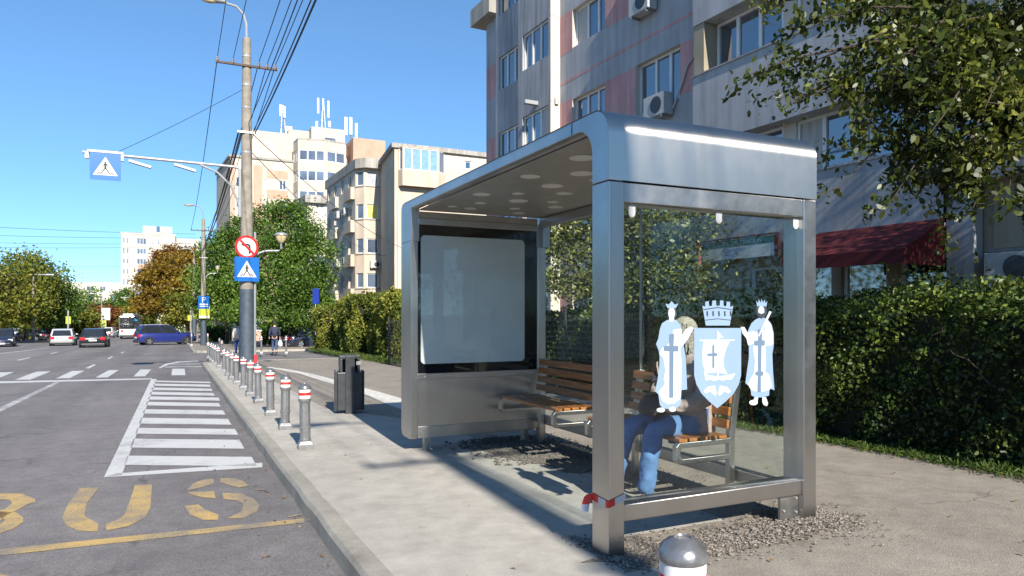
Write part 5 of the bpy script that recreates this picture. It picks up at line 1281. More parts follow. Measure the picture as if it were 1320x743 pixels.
# ================================================================== VEHICLES
def carpaint(name, c): return MATS.get(name) or M(name, c, .28, .25, var=.05, scale=2, coat=.8)
def loft(secs, name, mat, parent, closed=True):
    """secs: list of cross-sections (lists of points of equal length)"""
    mb = MB(); n = len(secs[0]); vs = [p for s_ in secs for p in s_]; fs = []
    for i in range(len(secs)-1):
        for k in range(n-1 if not closed else n): fs.append((i*n+k,i*n+(k+1)%n,(i+1)*n+(k+1)%n,(i+1)*n+k))
    fs += [tuple(range(n)),tuple(len(vs)-n+k for k in range(n))]
    mb.add(vs,fs); return mb.build(name, mat, parent, smooth=True)
def car(label, loc, heading, paint, kind='hatch', L=4.2, Wd=1.76, H=1.48, name='parked_car', group='cars on the street', plate=True):
    t = thing(name, label, 'car', loc, heading, group)
    hw = Wd/2; suv = kind == 'suv'; gc = .22 if suv else .16; r = .35 if suv else .31
    belt = H*.60; hood = H*.555 if not suv else H*.60
    trunk = {'hatch': belt+.02, 'suv': belt+.02, 'sedan': belt+.04}[kind]
    # body lower: stations along x (front = +x)
    st = [(-L/2,.80,.42,belt*.86),(-L/2+.10,.93,gc+.08,trunk-.04),(-L/2+.45,1.0,gc,trunk),(-L*.1,1.0,gc,belt),(L*.20,1.0,gc,belt-.02),(L/2-.55,.97,gc,hood),(L/2-.15,.90,gc+.04,hood-.12),(L/2,.74,.38,hood-.28)]
    secs = []
    for (x,w,zb_,zt_) in st:
        W_ = hw*w; m = (zb_+zt_)/2
        secs.append([(x,-W_*.90,zb_),(x,-W_,zb_+.10),(x,-W_,m),(x,-W_*.985,zt_-.10),(x,-W_*.90,zt_),(x,W_*.90,zt_),(x,W_*.985,zt_-.10),(x,W_,m),(x,W_,zb_+.10),(x,W_*.90,zb_)])
    loft(secs, 'body', paint, t)
    # glasshouse
    xr = -L/2+(.12 if kind!='sedan' else .55); xf = L*.22; xt0 = -L/2+(.45 if kind!='sedan' else 1.05); xt1 = L*.02
    if suv: xr, xt0, xt1 = -L/2+.10, -L/2+.42, L*.04
    gw = hw*.93; tw_ = hw*.76
    def gsec(x, z, w): return [(x,-w,z),(x,w,z)]
    base = [(xr,-gw*.92,belt-.02),(xr,gw*.92,belt-.02),(xf,gw*.94,belt-.04),(xf,-gw*.94,belt-.04)]
    top = [(xt0,-tw_*.95,H-.05),(xt0,tw_*.95,H-.05),(xt1,tw_,H-.05),(xt1,-tw_,H-.05)]
    mb = MB(); mb.add(base+top,[(3,2,1,0),(4,5,6,7),(0,1,5,4),(1,2,6,5),(2,3,7,6),(3,0,4,7)]); mb.build('glasshouse', carglass, t, bevel=.03)
    # roof and pillars
    mb = MB()
    rs = []
    for (x,w,z) in ((xt0-.06,.93,H-.075),(xt0+.12,.98,H-.02),((xt0+xt1)/2,1.02,H),(xt1-.1,1.02,H-.015),(xt1+.06,.98,H-.06)):
        W_ = tw_*w+.015; rs.append([(x,-W_,z-.035),(x,-W_*.92,z),(x,W_*.92,z),(x,W_,z-.035),(x,W_*.9,z-.06),(x,-W_*.9,z-.06)])
    loft(rs,'roof',paint,t)
    B_, T_2 = [Vector(p) for p in base],[Vector(p) for p in top]
    def pillar(a, b, w, h): mb = MB(); mb.beam(a, b, w, h); mb.build('pillar', paint, t)
    for (a,b,w) in ((0,0,.12 if kind!='sedan' else .09),(1,1,.12 if kind!='sedan' else .09),(2,2,.06),(3,3,.06)): pillar(B_[a],T_2[b],w,.06)
    for s_ in (0,1):
        for fr_ in (.36,.66) if kind!='suv' else (.30,.62):
            pb = (B_[0].lerp(B_[3],fr_) if s_==0 else B_[1].lerp(B_[2],fr_)); pt = (T_2[0].lerp(T_2[3],fr_*.9) if s_==0 else T_2[1].lerp(T_2[2],fr_*.9)); pillar(pb,pt,.06,.04)
    if suv:
        for s_ in (-1,1):
            mb = MB(); mb.tube([(xt0+.1,s_*tw_*.95,H-.02),(xt0+.2,s_*tw_*.95,H+.04),(xt1-.2,s_*tw_*.95,H+.05),(xt1-.1,s_*tw_*.95,H-.01)],.018,6); mb.build('roof_rail', lamp_grey, t)
    # wheels
    for xw in (-L/2+.82, L/2-.88):
        for s_ in (-1,1):
            y = s_*(hw-.09)
            mb = MB(); mb.lathe((0,0,0),[(r*.60,-.10),(r*.95,-.10),(r,-.07),(r,.07),(r*.95,.10),(r*.60,.10)],22); w_ = mb.build('wheel', tyre_m, t, smooth=True); w_.location=(xw,y,r); w_.rotation_euler=(R(90),0,0)
            mb = MB()
            for k in range(5):
                a = k*2*math.pi/5; mb.obox((.30*r*math.cos(a),.30*r*math.sin(a),-s_*.094),(math.cos(a),math.sin(a),0),(-math.sin(a),math.cos(a),0),(0,0,1),r*.32,.05,.012)
            mb.lathe((0,0,-s_*.085),[(r*.62,-.01),(r*.62,.01),(r*.52,.01)],20); mb.build('rim', rim_m, w_)
            mb = MB(); P = [(xw+1.12*r*math.cos(R(a)),s_*(hw-.0),r+1.12*r*math.sin(R(a))) for a in range(-20,201,20)]
            mb.prism(P,(0,-s_*.02,0)); ar = mb.build('wheel_arch', plastic_dk, t)
            ar.location = (0, s_*.004, 0); ar.hide_render = False
    # put wheels slightly proud of arches
    for o in t.children:
        if o.name.split('.')[0] == 'wheel': o.location.y *= 1.075
    # lights, bumpers, plates, mirrors, handles
    for s_ in (-1,1):
        mb = MB(); mb.box(-L/2-.02,-L/2+.22,s_*hw*.55,s_*hw*.93,belt*.68,belt*.92) if s_>0 else mb.box(-L/2-.02,-L/2+.22,-hw*.93,-hw*.55,belt*.68,belt*.92); mb.build('tail_lamp', tail_m, t, bevel=.03)
        mb = MB(); mb.box(L/2-.30,L/2-.06,min(s_*hw*.5,s_*hw*.9),max(s_*hw*.5,s_*hw*.9),hood-.34,hood-.17); mb.build('head_lamp', head_m, t, bevel=.04)
        blob('mirror', (L*.17,s_*(hw+.07),belt+.06), (.06,.10,.07), paint, t, n=10)
        mb = MB(); mb.box(-L*.33,L*.30,min(s_*(hw-.02),s_*(hw+.008)),max(s_*(hw-.02),s_*(hw+.008)),gc-.01,gc+.09); mb.build('side_skirt', plastic_dk if suv or kind=='hatch' else paint, t)
    mb = MB(); mb.box(-L/2-.03,-L/2+.25,-hw*.88,hw*.88,gc+.02,gc+.20); mb.build('rear_bumper', plastic_dk, t, bevel=.05)
    mb = MB(); mb.box(L/2-.22,L/2+.015,-hw*.72,hw*.72,gc+.05,gc+.20); mb.build('front_bumper', plastic_dk, t, bevel=.05)
    mb = MB(); mb.box(L/2-.12,L/2-.005,-hw*.42,hw*.42,hood-.36,hood-.24); mb.build('grille', plastic_dk, t)
    if plate:
        mb = MB(); mb.box(-L/2-.035,-L/2+.02,-.26,.26,belt*.60,belt*.60+.11); mb.build('number_plate', plate_m, t)
        mb = MB(); mb.box(L/2-.02,L/2+.025,-.26,.26,gc+.11,gc+.22); mb.build('number_plate', plate_m, t)
    return t
def rg(px, py): p = G(px,py,ROAD); return (p.x,p.y,p.z)
UP = R(90)
c_blue = carpaint('paint_blue',(.022,.035,.19)); c_silver = carpaint('paint_silver',(.55,.56,.57)); c_black = carpaint('paint_black',(.018,.022,.026)); c_navy = carpaint('paint_navy',(.02,.028,.06)); c_white = carpaint('paint_white',(.72,.72,.71)); c_teal = carpaint('paint_teal',(.03,.07,.14)); c_yel = carpaint('paint_yellow',(.6,.42,.03)); c_dark = carpaint('paint_charcoal',(.035,.035,.04))
car('blue estate style off-road car turning into the side street', rg(213,444.5), R(17), c_blue, 'suv', 4.75, 1.93, 1.73, 'moving_car')
car('black saloon car seen from behind with red tail lamps', rg(122.5,447.5), UP+R(1), c_black, 'hatch', 4.3, 1.80, 1.50, 'moving_car')
car('silver hatchback seen from behind, left of the black car', rg(82,445.5), UP+R(3), c_silver, 'hatch', 4.2, 1.76, 1.50, 'moving_car')
car('dark blue car with lit front at the left picture edge', rg(3,447), -UP+R(8), c_navy, 'hatch', 4.2, 1.74, 1.52, 'moving_car')
car('dark estate car parked side on under the left trees', rg(34,439.5), R(170), c_dark, 'sedan', 4.3, 1.7, 1.42)
car('teal blue car parked behind the dark estate car', rg(58,437.5), R(60), c_teal, 'hatch', 4.1, 1.7, 1.45)
car('small white car beyond the black saloon', rg(141,435.5), UP+R(-8), c_white, 'suv', 4.2, 1.8, 1.6, 'moving_car')
car('yellow car beyond the white car beside the bus', rg(149,433), UP, c_yel, 'hatch', 4.2, 1.75, 1.5, 'moving_car')
car('navy car half hidden by the hedge at the side street', (lambda p:(p.x+.9,p.y+.6,p.z))(G(392,449,ROAD)), R(10), c_navy, 'sedan', 4.4, 1.76, 1.45)
for i,(px,py,pm_,lb) in enumerate(((68,434.5,c_white,'pale car roof behind the silver hatchback'),(96,434,c_blue,'blue car between silver and black cars, far away'),(20,434,c_white,'white car behind the dark estate car at left'),(110,432.5,c_dark,'dark car far beyond the black saloon'))):
    car(lb, rg(px,py), R(80 if i%2 else 150), pm_, 'hatch', 4.2, 1.75, 1.5)
# bus
pb = rg(168,437.2); t = thing('bus', 'white city bus with dark rear window driving away', 'bus', pb, R(1.5))
bw, bl, bh = 1.3, 11.5, 3.05
mb = MB(); mb.box(-bw,bw,0,bl,.32,bh); mb.build('body', c_white, t, bevel=.12, seg=3)
mb = MB(); mb.box(-bw*.97,bw*.97,-.03,.05,1.32,bh-.12); rw = mb.build('rear_window', carglass, t, bevel=.02)
mb = MB(); mb.lathe((0,0,0),[(.22,0),(.22,.01)],14); o = mb.build('rear_display', M('display_cyan',(.03,.35,.62),.4), rw); o.location=(.55,-.04,2.5); o.rotation_euler=(R(90),0,0)
mb = MB(); mb.box(.7,1.15,-.045,-.035,2.42,2.56); mb.build('display_text', MATS['display_cyan'], rw)
for s_ in (-1,1):
    mb = MB(); mb.box(min(s_*bw*1.0,s_*(bw+.012)),max(s_*bw,s_*(bw+.012)),.6,bl-.6,1.45,2.65); mb.build('side_window', carglass, t)
    mb = MB(); mb.box(s_*.95-.12,s_*.95+.12,-.03,.03,.95,1.2); mb.build('tail_lamp', tail_m, t)
    for yw in (2.4,8.6):
        mb = MB(); mb.lathe((0,0,0),[(.3,-.14),(.48,-.14),(.48,.14),(.3,.14)],18); o = mb.build('wheel', tyre_m, t); o.location=(s_*1.13,yw,.48); o.rotation_euler=(0,R(90),0)
mb = MB(); mb.box(-.9,.9,1.0,4.0,bh,bh+.28); mb.box(-.5,.6,6,8,bh,bh+.3); mb.build('roof_unit', c_white, t, bevel=.06)
mb = MB(); mb.box(-bw*.95,bw*.95,-.04,.3,.30,.52); mb.build('rear_bumper', plastic_dk, t)

# ================================================================== WALKERS
def walker(label, p, heading, coat, legs, hairm, hgt=1.62, hold=()):
    t = thing('person', label, 'person', (p.x,p.y,g(p.y)+(p.z-g(p.y) if abs(p.z-g(p.y))<.3 else 0)), heading)
    s = hgt/1.7
    V = [(0,0,.92,(.13,.10)),(0,0,1.15,(.125,.09)),(.01,0,1.36,(.14,.09)),(.02,0,1.46,.055),(.03,0,1.52,.055),(.04,0,1.61,.09),(.12,0,1.59,.018),
         (.0,.20,1.36,.05),(-.04,.25,1.10,.04),(.04,.27,.86,.03),(.05,.27,.78,.03),(0,-.20,1.36,.05),(.0,-.25,1.10,.04),(.08,-.27,.86,.03),(.09,-.27,.78,.03),
         (0,.09,.86,.08),(.10,.09,.48,.055),(.04,.09,.10,.04),(.16,.09,.04,.03),(0,-.09,.86,.08),(-.03,-.09,.48,.055),(-.22,-.09,.14,.04),(-.13,-.09,.05,.03)]
    V = [(a*s,b*s,c*s,(r[0]*s,r[1]*s) if isinstance(r,tuple) else r*s) for a,b,c,r in V]
    E = [(0,1),(1,2),(2,3),(3,4),(4,5),(5,6),(2,7),(7,8),(8,9),(9,10),(2,11),(11,12),(12,13),(13,14),(0,15),(15,16),(16,17),(17,18),(0,19),(19,20),(20,21),(21,22)]
    skin_obj('body', V, E, skin_m, t, 1)
    C = [(0,0,.80,(.19,.15)),(0,0,1.10,(.175,.135)),(.01,0,1.34,(.17,.12)),(.02,0,1.45,(.08,.08)),(0,.20,1.36,.075),(-.04,.25,1.10,.065),(.03,.27,.90,.05),(0,-.20,1.36,.075),(.0,-.25,1.10,.065),(.07,-.27,.90,.05)]
    C = [(a*s,b*s,c*s,(r[0]*s,r[1]*s) if isinstance(r,tuple) else r*s) for a,b,c,r in C]
    skin_obj('jacket', C, [(0,1),(1,2),(2,3),(2,4),(4,5),(5,6),(2,7),(7,8),(8,9)], coat, t, 1)
    T3 = [(0,0,.90,(.15,.12)),(0.01,.09,.80,.095),(.10,.09,.48,.075),(.05,.09,.12,.065),(0.0,-.09,.80,.095),(-.03,-.09,.48,.075),(-.20,-.09,.16,.065)]
    T3 = [(a*s,b*s,c*s,(r[0]*s,r[1]*s) if isinstance(r,tuple) else r*s) for a,b,c,r in T3]
    skin_obj('trousers', T3, [(0,1),(1,2),(2,3),(0,4),(4,5),(5,6)], legs, t, 1)
    blob('hair', (.02*s,0,1.64*s), (.105*s,.10*s,.105*s), hairm, t, .04)
    blob('shoe', (.12*s,.09*s,.045*s),(.14*s,.05*s,.05*s),shoe_m,t,n=10); blob('shoe', (-.15*s,-.09*s,.06*s),(.14*s,.05*s,.05*s),shoe_m,t,n=10)
    return t
pw = G(354,456); hd = math.atan2(rd(354)[1],rd(354)[0])
walker('person in dark jacket and jeans walking away carrying bags', pw, hd, navy_m, M('dull_jeans',(.05,.08,.16),.85), dkhair, 1.66)
rt = Vector((math.sin(hd),-math.cos(hd),0))
def bag(name, label, off, mat, w, h, zt_):
    c = Vector((pw.x,pw.y,g(pw.y)))+rt*off; t = thing(name, label, 'bag', (c.x,c.y,c.z), hd)
    skin_obj('bag_body', [(.05,0,zt_-h,(w*.35,w*.6)),(.05,0,zt_-h*.55,(w*.35,w*.55)),(.05,0,zt_-.10,(w*.12,w*.2))], [(0,1),(1,2)], mat, t, 1)
    mb = MB(); mb.tube([(.05,-.05,zt_-.14),(.05,0,zt_),(.05,.05,zt_-.14)],.01,5); mb.build('handle', mat, t)
bag('shopping_bag','white plastic bag in the walking person\'s right hand',.28,bagw,.26,.5,.82)
bag('shoulder_bag','black bag in the walking person\'s left hand',-.36,bag_m,.22,.28,.62)
walker('person in pale top and blue trousers partly behind the large pole', G(307,459), hd+.3, M('pale_top',(.6,.52,.47),.8), M('bright_jeans',(.03,.12,.4),.8), dkhair, 1.6)

# ================================================================== VEGETATION
def hedge(name, label, x0, x1, y0, y1, h, mat, n, size, zb=None, lump=.18, group=None, core_in=.22, seed=1, twigs=60, tintoff=0.):
    t = thing(name, label, 'hedge', ((x0+x1)/2,(y0+y1)/2,g((y0+y1)/2)), group=group)
    cx, cy = (x0+x1)/2, (y0+y1)/2; rs = np.random.default_rng(seed)
    ph = rs.uniform(0,6.28,(4,2)); 
    def bulge(a,b): return lump*(.5*np.sin(a*2.1+ph[0,0])*np.sin(b*2.6+ph[0,1])+.35*np.sin(a*5.3+ph[1,0])*np.sin(b*4.7+ph[1,1])+.25*np.sin(a*9+ph[2,0]+b*7))
    # solid dark core, added inside to block the view through the leaves
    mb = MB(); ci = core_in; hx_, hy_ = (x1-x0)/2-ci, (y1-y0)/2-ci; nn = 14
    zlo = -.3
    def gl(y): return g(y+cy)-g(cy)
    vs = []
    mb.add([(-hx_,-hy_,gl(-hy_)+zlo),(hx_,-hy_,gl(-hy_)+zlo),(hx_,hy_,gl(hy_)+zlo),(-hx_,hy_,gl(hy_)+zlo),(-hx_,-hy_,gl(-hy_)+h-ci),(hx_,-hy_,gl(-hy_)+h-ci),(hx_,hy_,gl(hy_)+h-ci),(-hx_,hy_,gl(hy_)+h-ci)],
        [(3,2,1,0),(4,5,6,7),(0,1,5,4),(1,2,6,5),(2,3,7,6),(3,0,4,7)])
    mb.build('dark_core', hedge_core, t)
    # twigs
    mb = MB()
    for k in range(twigs):
        y = rs.uniform(y0,y1)-cy; s_ = -1; x = -(x1-x0)/2+rs.uniform(-.02,.25); z = rs.uniform(.15,h*.9)
        a = Vector((x,y,gl(y)+z)); b = a+Vector((rs.uniform(-.10,.08),rs.uniform(-.3,.3),rs.uniform(.05,.4))); mb.tube([a,a.lerp(b,.35)+Vector((rs.uniform(-.04,.03),rs.uniform(-.05,.05),.02)),a.lerp(b,.7)+Vector((0,rs.uniform(-.05,.05),0)),b],[.006,.005,.004,.0015],4)
    mb.build('twigs', bark, t)['kind'] = 'stuff'
    # leaves on the five outer sides
    LX, LY = x1-x0, y1-y0; areas = np.array([LY*h, LX*h, LX*LY, LY*h*.25, LX*h*.3]); areas = areas/areas.sum()
    pick = rs.choice(5, size=n, p=areas); a = rs.uniform(0,1,n); b = rs.uniform(0,1,n); dep = np.abs(rs.normal(0,.11,n))
    P = np.zeros((n,3)); 
    yy = (a-.5)*LY; xx = (a-.5)*LX
    m0 = pick==0; P[m0] = np.c_[-LX/2+dep[m0]-bulge(yy[m0],b[m0]*h), yy[m0], b[m0]*h]
    m3 = pick==3; P[m3] = np.c_[LX/2-dep[m3]+bulge(yy[m3],b[m3]*h), yy[m3], b[m3]*h]
    m1 = pick==1; P[m1] = np.c_[xx[m1], -LY/2+dep[m1]-bulge(xx[m1],b[m1]*h), b[m1]*h]
    m4 = pick==4; P[m4] = np.c_[xx[m4], LY/2-dep[m4]+bulge(xx[m4],b[m4]*h), b[m4]*h]
    m2 = pick==2; P[m2] = np.c_[(b[m2]-.5)*LX, yy[m2], h-dep[m2]*.8+bulge(yy[m2],b[m2]*LX)]
    # round the upper edges
    over = np.clip((P[:,2]-(h-.25))/.25, 0, 1)**2*.14
    P[:,0] *= 1-over/(LX/2); P[:,1] *= 1-over/(LY/2)
    P[:,2] += np.array([gl(v) for v in P[:,1]])
    tint = .42+.22*np.sin(P[:,1]*1.7+P[:,2]*2.3+ph[3,0])+.15*(P[:,2]/h-.5)+tintoff
    leaves('foliage', mat, P, size, t, up=.15, tint=tint, aspect=.62, fine=size<.08)
    return t
hedge('hedge','tall dark green privet hedge along the pavement right of the shelter', 7.15, 8.7, -1.0, 9.4, 1.72, L_hedge, 64000, .053, seed=3, twigs=170, lump=.24)
hedge('hedge','dark hedge behind the wire fence seen through the shelter', 7.9, 9.0, 9.8, 24.6, 1.75, L_hedge, 26000, .07, seed=4, twigs=150)
for (x_, ya_, yb_, h_, nm_, n_, sd_) in ((7.55,26.0,28.5,2.75,'nearest to the bus shelter',13000,5),(7.85,28.9,31.4,2.7,'second from the bus shelter',12000,6),(7.35,32.2,34.6,2.85,'third from the bus shelter',12000,7),(7.7,35.2,37.8,2.8,'fourth from the bus shelter',10000,8),(7.3,39.2,42.2,2.5,'farthest and lowest of the row',9000,11)):
    hedge('hedge', 'sunlit yellow green hedge block, '+nm_, x_, x_+2.3, ya_, yb_, h_, L_hedge2, n_, .115, seed=sd_, lump=.32, tintoff=.1 if sd_==11 else 0, group='sunlit hedge blocks left of the shelter')
pA, pB = PD(326,440,62), PD(392,440,56)
hedge('hedge','low clipped green hedge behind the walking person', pA.x, pB.x+1, pB.y-.6, pB.y+1.6, 1.75, L_green, 9000, .14, seed=9, lump=.08)
pA = PD(278,440,66)
hedge('hedge','small low hedge left of the large pole under the trees', pA.x-1.0, pA.x+1.4, pA.y, pA.y+1.5, 1.5, L_green, 2500, .15, seed=10, lump=.1)
# shrub on top right, behind hedge
tt_ = thing('shrub','dark leafy shrub rising above the hedge below the awning','shrub', tuple(PD(1220,405,9.6)-Vector((0,0,1.5))))
A_, T_ = clumps((0,0,1.55),(.75,.9,.5),16,2600,.3,.2); leaves('foliage', L_hedge, A_, .07, tt_, tint=T_*.6+.1)
mb = MB(); [mb.tube([(0,0,-.1),(random.uniform(-.3,.3),random.uniform(-.3,.3),.9),(random.uniform(-.6,.6),random.uniform(-.6,.6),1.8)],[.03,.02,.005],5) for k in range(7)]; mb.build('stems', bark, tt_)

# wire fence seen through the glass
fx = 7.0
t = thing('wire_fence','green wire mesh fence with posts behind the bus shelter','fence')
mb = MB()
y = 9.6
while y < 25: mb.tube([(fx,y,g(y)),(fx,y,g(y)+1.62)],.0055,4,False); y += .085
z = .08
while z < 1.62: mb.tube([(fx-.006,9.6,g(9.6)+z),(fx-.006,25,g(25)+z)],.006,4,False); z += .11
mb.build('mesh', iron, t)
for k in range(7):
    y = 9.6+k*2.56; mb = MB(); mb.tube([(fx+.03,y,g(y)-.1),(fx+.03,y,g(y)+1.75)],.03,8); mb.build('post', iron, t)
# small tree behind the fence
def lob(px,py,D,r): p = PD(px,py,D); return ((p.x,p.y,p.z), r)
b0 = PD(800,405,15.6); 
tree('small_tree','small pale green tree behind the fence, seen through the glass',(b0.x,b0.y,g(b0.y)),
     [lob(735,345,15.5,(.75,.9,.85)),lob(765,300,15.8,(.85,.9,.8)),lob(715,300,16.2,(.6,.6,.6)),lob(830,330,15.4,(.8,.9,1.0)),lob(880,350,15.2,(.75,.7,.7)),lob(860,300,15.2,(.75,.8,.6)),lob(800,270,15.8,(.8,.8,.7)),lob(780,370,15.5,(.8,.8,.5)),lob(905,285,15,(.45,.5,.4))],
     L_small, 15000, .10, .07, bark_l, nclump=36, spread=.26, shell=.25)

# street tree at the right, overhanging
hub = PD(1345,55,8.2)
base = (8.9,4.3,g(4.3))
t = thing('street_tree','large leafy street tree overhanging the hedge at top right','tree',base)
bv = Vector(base); mb = MB(); top = hub-bv
mb.tube([(0,0,-.1),(0,0,.3),(.05,.0,1.5),(-.05,.1,2.8),top],[.22,.18,.16,.14,.11],10)
ends = [(962,98,7.6),(1000,142,7.4),(1018,35,7.8),(985,5,8.4),(1050,120,7.2),(1078,195,7.3),(1088,236,7.5),(1150,258,7.0),(1205,262,7.2),(1255,268,6.8),(1300,250,7.0),(1322,190,6.6),(1110,55,7.0),(1180,115,6.8),(1230,40,6.6),(1105,150,7.5),(1270,140,6.4),(1335,60,6.5),(1035,85,8.0),(1120,0,8.6),(1195,195,7.7),(1060,-45,8.2),(1190,-60,8.0),(1345,290,7.4),(1420,150,7.0),(1420,0,7.0),(1140,195,8.1),(1240,205,6.9),(1300,90,8.6),(1160,40,8.8),(1250,110,9.2),(1400,260,6.4),(1310,-40,7),(1075,20,7.4),(1150,80,6.6),(1215,150,6.5),(1280,40,7.6),(1150,235,7.6)]
LC = []; LT = []
for (px,py,D) in ends:
    e = PD(px,py,D)-bv; m = top.lerp(e,.5)+Vector((0,0,.25)); st_ = top.lerp(e,.0)-Vector((0,0,random.uniform(0,.6)))
    mb.tube([st_,m,e.lerp(m,.3)+Vector((0,0,.06)),e],[.04,.02,.010,.003],6)
    tt0 = random.uniform(.2,.8)
    for k in range(11):
        s_ = random.uniform(.45,1.02); c = (m.lerp(e,(s_-.5)*2) if s_>.5 else st_.lerp(m,s_*2))
        tip = c+Vector((random.gauss(0,.24),random.gauss(0,.24),random.gauss(-.10,.17)))
        mb.tube([c,tip],[.007,.002],4,False)
        nl = 46 if px > 1140 else 37
        f_ = rng.uniform(.1,1.15,nl)[:,None]
        LC.append(np.array(c)+(np.array(tip)-np.array(c))*f_+rng.normal(size=(nl,3))*np.array([.085,.085,.075])); LT.append(np.full(nl,tt0+random.uniform(-.15,.15)))
mb.build('trunk', bark, t, smooth=True)
for (cx_,cy_,cz_,rr_) in ((9.6,.6,6.2,1.6),(10.9,2.4,5.5,1.5),(10.6,.9,6.4,1.6),(10.2,3.0,4.9,.9),(9.9,1.4,5.4,1.3),(10.9,1.6,7.6,1.7),(8.2,1.2,7.2,1.5),(10.2,3.6,7.8,1.8),(11.0,3.2,6.2,1.3),(8.8,-.9,5.9,1.4)):  # crown lobes out of view, added to shade the awning
    q_, t_ = clumps(Vector((cx_,cy_,cz_))-bv, (rr_,rr_,rr_*.8), 22, 1500, .3, .3); LC.append(q_); LT.append(t_)
LC = np.vstack(LC); LT = np.concatenate(LT)
leaves('crown', L_fg, LC, .086, t, up=.2, tint=LT*.8+.08, aspect=.52, droop=1.0, fine=True)

# trees along the street
def bt(px, D): p = PD(px,405,D); return (p.x,p.y,g(p.y))
tree('broadleaf_tree','dense green tree right of the large street lamp pole', bt(372,49),
     [lob(375,300,49,(1.9,1.9,1.7)),lob(350,330,48,(1.9,1.9,1.6)),lob(398,335,49,(1.5,1.7,1.6)),lob(365,365,48,(2.3,2.2,1.5)),lob(395,378,50,(1.6,1.6,1.2)),lob(345,285,50,(1.2,1.3,1.1)),lob(410,360,50,(.9,1.2,1.0)),lob(350,398,48,(2.2,2,1.1)),lob(398,400,49,(1.9,1.8,1.0)),lob(372,272,49,(1.0,1.0,.8))], L_green, 38000, .19, .16, nclump=34, k=1.15)
tree('broadleaf_tree','green tree left of and behind the large street lamp pole', bt(292,58),
     [lob(292,330,58,(1.8,2,1.9)),lob(285,365,57,(2.2,2,1.7)),lob(312,300,59,(1.5,1.5,1.3)),lob(280,395,58,(1.8,1.8,1.1)),lob(310,375,57,(1.9,1.9,1.7)),lob(272,345,60,(1.2,1.4,1.6)),lob(300,402,56,(2.0,1.8,.9))], L_green, 26000, .22, .16, nclump=30, k=1.0)
tree('autumn_tree','golden autumn tree above the blue car', bt(222,92),
     [lob(228,345,92,(3.0,3,2.4)),lob(205,365,90,(2.6,2.6,1.9)),lob(240,372,90,(2.6,2.6,2.4)),lob(213,388,90,(3.2,3,1.9)),lob(190,392,92,(1.8,2,1.4)),lob(243,335,95,(2,2,1.6))], L_aut, 16000, .36, .22, nclump=26)
tree('autumn_tree','russet tree top behind the golden autumn tree', bt(215,110), [lob(212,345,110,(2.6,2.6,2.0)),lob(222,330,110,(2.4,2.4,1.5)),lob(200,360,110,(2.2,2,1.5))], L_red, 5000, .42, .2)
tree('dark_tree','dark tree filling behind the poles and lime boards', bt(243,88), [lob(243,395,86,(2.4,2.4,2.0)),lob(255,370,90,(2.0,2,2.4)),lob(228,410,88,(2.2,2,1.2))], L_mix, 7000, .36, .2)
LT_ = [('roadside tree with yellow green crown at the left picture edge',5,70,[(8,370,4.0,3.2),(-12,380,4,3.4),(5,400,4,2.0),(-30,360,4,4)],L_mix),
       ('tallest roadside tree left of the slender lamp',28,84,[(30,352,3.4,2.6),(22,375,4,2.8),(42,372,3.2,2.6),(30,398,4.2,2.2)],L_mix),
       ('green roadside tree right of the slender lamp',62,88,[(58,360,2.8,2.4),(68,380,3.2,2.4),(80,388,2.6,2.2),(62,402,3.6,1.8),(50,345,2.2,1.6)],L_green),
       ('rounded green tree between left trees and the low block',112,130,[(118,395,4.0,2.6),(108,408,4.6,2.2),(128,405,3.4,2.2)],L_green),
       ('green tree in front of the white tower',160,150,[(160,390,3.0,2.6),(155,402,3.6,2.4),(168,402,3,2.4)],L_green),
       ('low russet tree left of the bus',135,125,[(134,410,3.6,1.8),(142,416,2.6,1.6),(124,416,2.8,1.6)],L_red),
       ('small dark tree left of the golden tree',178,118,[(182,402,2.6,2.2),(178,415,3,1.8)],L_mix),
       ('dark shady tree trunk group behind the parked left cars',80,100,[(85,408,3.4,2.0),(75,418,3.6,1.6),(95,415,3,1.6)],L_mix)]
for (lb,px,D,lobes,m_) in LT_:
    tree('roadside_tree', lb, bt(px,D), [lob(a,b,D+random.uniform(-1.5,1.5),(r*.9,r*.9,rz)) for a,b,r,rz in lobes], m_, 9000, .36 if D<100 else .45, .2, group='trees along the far road')
# far tree belt closing the street
A_ = []; 
for k in range(70):
    px = random.uniform(-260,300); D = random.uniform(150,240); p = PD(px, 424, D)
    q,_ = clumps((p.x,p.y,g(p.y)+random.uniform(1.2,2.6)),(3.5,3.0,random.uniform(1.6,2.8)),8,420,.3,.2); A_.append(q)
tag(leaves('tree_belt', L_green, np.vstack(A_), .6, None), 'distant band of greenery closing the end of street', 'greenery', kind='stuff')
A_ = []  # unseen trees left and behind, added for darker reflections in the shelter steel
for k in range(120):
    y = random.uniform(-45,120); x = -25-random.uniform(0,7)
    q,_ = clumps((x,y,g(y)+4.4),(2.8,2.8,4.6),10,420,.3,.2); A_.append(q)
for k in range(26):
    x = random.uniform(-22,34); y = -52-random.uniform(0,8)
    q,_ = clumps((x,y,g(y)+3.2),(3.2,2.8,3.6),10,420,.3,.2); A_.append(q)
tag(leaves('tree_belt', L_mix, np.vstack(A_), .4, None), 'unseen band of trees beyond opposite pavement and behind, added for steel reflections', 'greenery', kind='stuff')

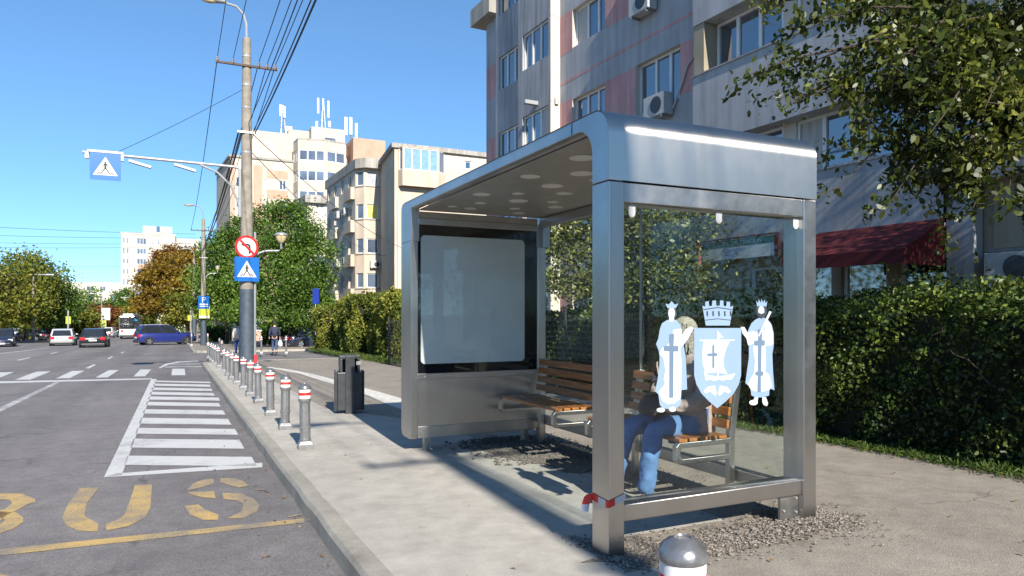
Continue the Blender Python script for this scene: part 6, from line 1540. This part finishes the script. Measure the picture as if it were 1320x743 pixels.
# ================================================================== GROUND COVER
def scatter_stones(name, label, pts, smin, smax, mats):
    vs = []; fs = []; ms = []
    base8 = np.array([(1,0,0),(-1,0,0),(0,1,0),(0,-1,0),(0,0,1),(0,0,-1)],float); tri = [(0,2,4),(2,1,4),(1,3,4),(3,0,4),(2,0,5),(1,2,5),(3,1,5),(0,3,5)]
    mb = MB()
    for (x,y,z) in pts:
        s = random.uniform(smin,smax); b = base8*np.array([s*random.uniform(.6,1.3),s*random.uniform(.6,1.3),s*random.uniform(.4,.8)])
        a = random.uniform(0,3.1); c_,s_ = math.cos(a),math.sin(a)
        mb.cur = 0 if random.random()<.7 else 1
        mb.add([(x+q[0]*c_-q[1]*s_+random.uniform(-.2,.2)*s, y+q[0]*s_+q[1]*c_, z+q[2]) for q in b], tri)
    return tag(mb.build(name, mats), label, 'gravel', kind='stuff')
pts = []
for k in range(5200):
    u = random.random()
    if u < .62: x, y = random.uniform(2.4,4.45), 3.62+random.gauss(-.05,.14)
    elif u < .75: x, y = X1+random.gauss(.05,.2), random.gauss(3.75,.25)
    elif u < .82: x, y = random.gauss(2.42,.05), random.uniform(3.35,4.1)
    else: x, y = random.gauss(3.9,.30), random.uniform(4.5,8.0)
    pts.append((x,y,g(y)+.012+max(0,.03*math.exp(-((x-4.0)**2)/.25-((y-3.6)**2)/.04))))
scatter_stones('gravel','loose grey gravel and rubble around the shelter posts', pts, .003, .013, [stone_m, stone_d])
pts = [(random.gauss(3.7,.32),random.uniform(6.4,8.1),0) for k in range(1500)]; pts = [(x,y,g(y)+.012) for x,y,_ in pts]
scatter_stones('dark_soil','dark soil crumbs under the far bench', pts, .008, .03, [stone_d, stone_d])
mb = MB()
def blobpatch(cx,cy,rx,ry,off,n=26,j=.22): mb.add([(cx+rx*math.cos(2*math.pi*k/n)*(1+random.uniform(-j,j)), 0, 0) for k in range(0)],[]) if False else mb.add([(lambda a,r: (cx+rx*r*math.cos(a), cy+ry*r*math.sin(a), g(cy+ry*r*math.sin(a))+off))(2*math.pi*k/n, 1+random.uniform(-j,j)) for k in range(n)],[tuple(range(n))])
blobpatch(3.45,3.58,1.15,.22,.0085,40,.12); blobpatch(4.15,3.72,.32,.28,.0105,30,.15); blobpatch(3.75,7.0,.55,1.2,.0095); 
o = mb.build('dirt_patch', dirt); struct(o)
# leaf litter
pts = []
for k in range(420):
    u = random.random()
    if u < .45: x, y = random.gauss(7.0,.16), random.uniform(2,9)
    elif u < .7: x, y = KX-abs(random.gauss(.12,.25)), random.uniform(3,14)
    else: x, y = random.uniform(1.2,6.8), random.uniform(2.5,20)
    z = g(y)+(ROAD if x<KX else 0)+.014; pts.append((x,y,z))
tag(leaves('leaf_litter', L_litter, np.array(pts), .034, None, up=3, aspect=.6), 'dry brown leaves scattered on pavement and gutter', 'leaf litter', kind='stuff')
# sticks in the gutter
for (px0,py0,px1,py1,lb) in ((328,633,347,636,'thin dry twig in the gutter beside the yellow S'),(371,668,391,666,'thin dry twig in the gutter at the end of yellow line')):
    a = gr(px0,py0); b = gr(px1,py1); mb = MB(); m = (a+b)/2+Vector((.02,.02,.012)); mb.tube([a+Vector((0,0,.008)),m,b+Vector((0,0,.008))],[.006,.005,.003],5); tag(mb.build('twig', bark_l), lb, 'twig')
# grass along the hedge foot
n = 9000; y = rng.uniform(0,9.6,n); x = 7.08+rng.normal(0,.10,n)+np.where(y<4.6,-.12,0)*rng.uniform(0,1,n)
C_ = np.c_[x,y,np.array([g(v) for v in y])+rng.uniform(.01,.07,n)]
tag(leaves('grass', L_grass, C_, .085, None, up=0, aspect=.13, droop=-1.2), 'grass and weeds at the foot of the hedge', 'grass', kind='stuff')
n = 5000; y = rng.uniform(25.2,42,n); x = 7.4+rng.normal(0,.22,n); C_ = np.c_[x,y,np.array([g(v) for v in y])+rng.uniform(.02,.18,n)]
tag(leaves('grass', L_grass, C_, .2, None, up=0, aspect=.12, droop=-1.2), 'grass at the foot of the sunlit hedges', 'grass', kind='stuff')
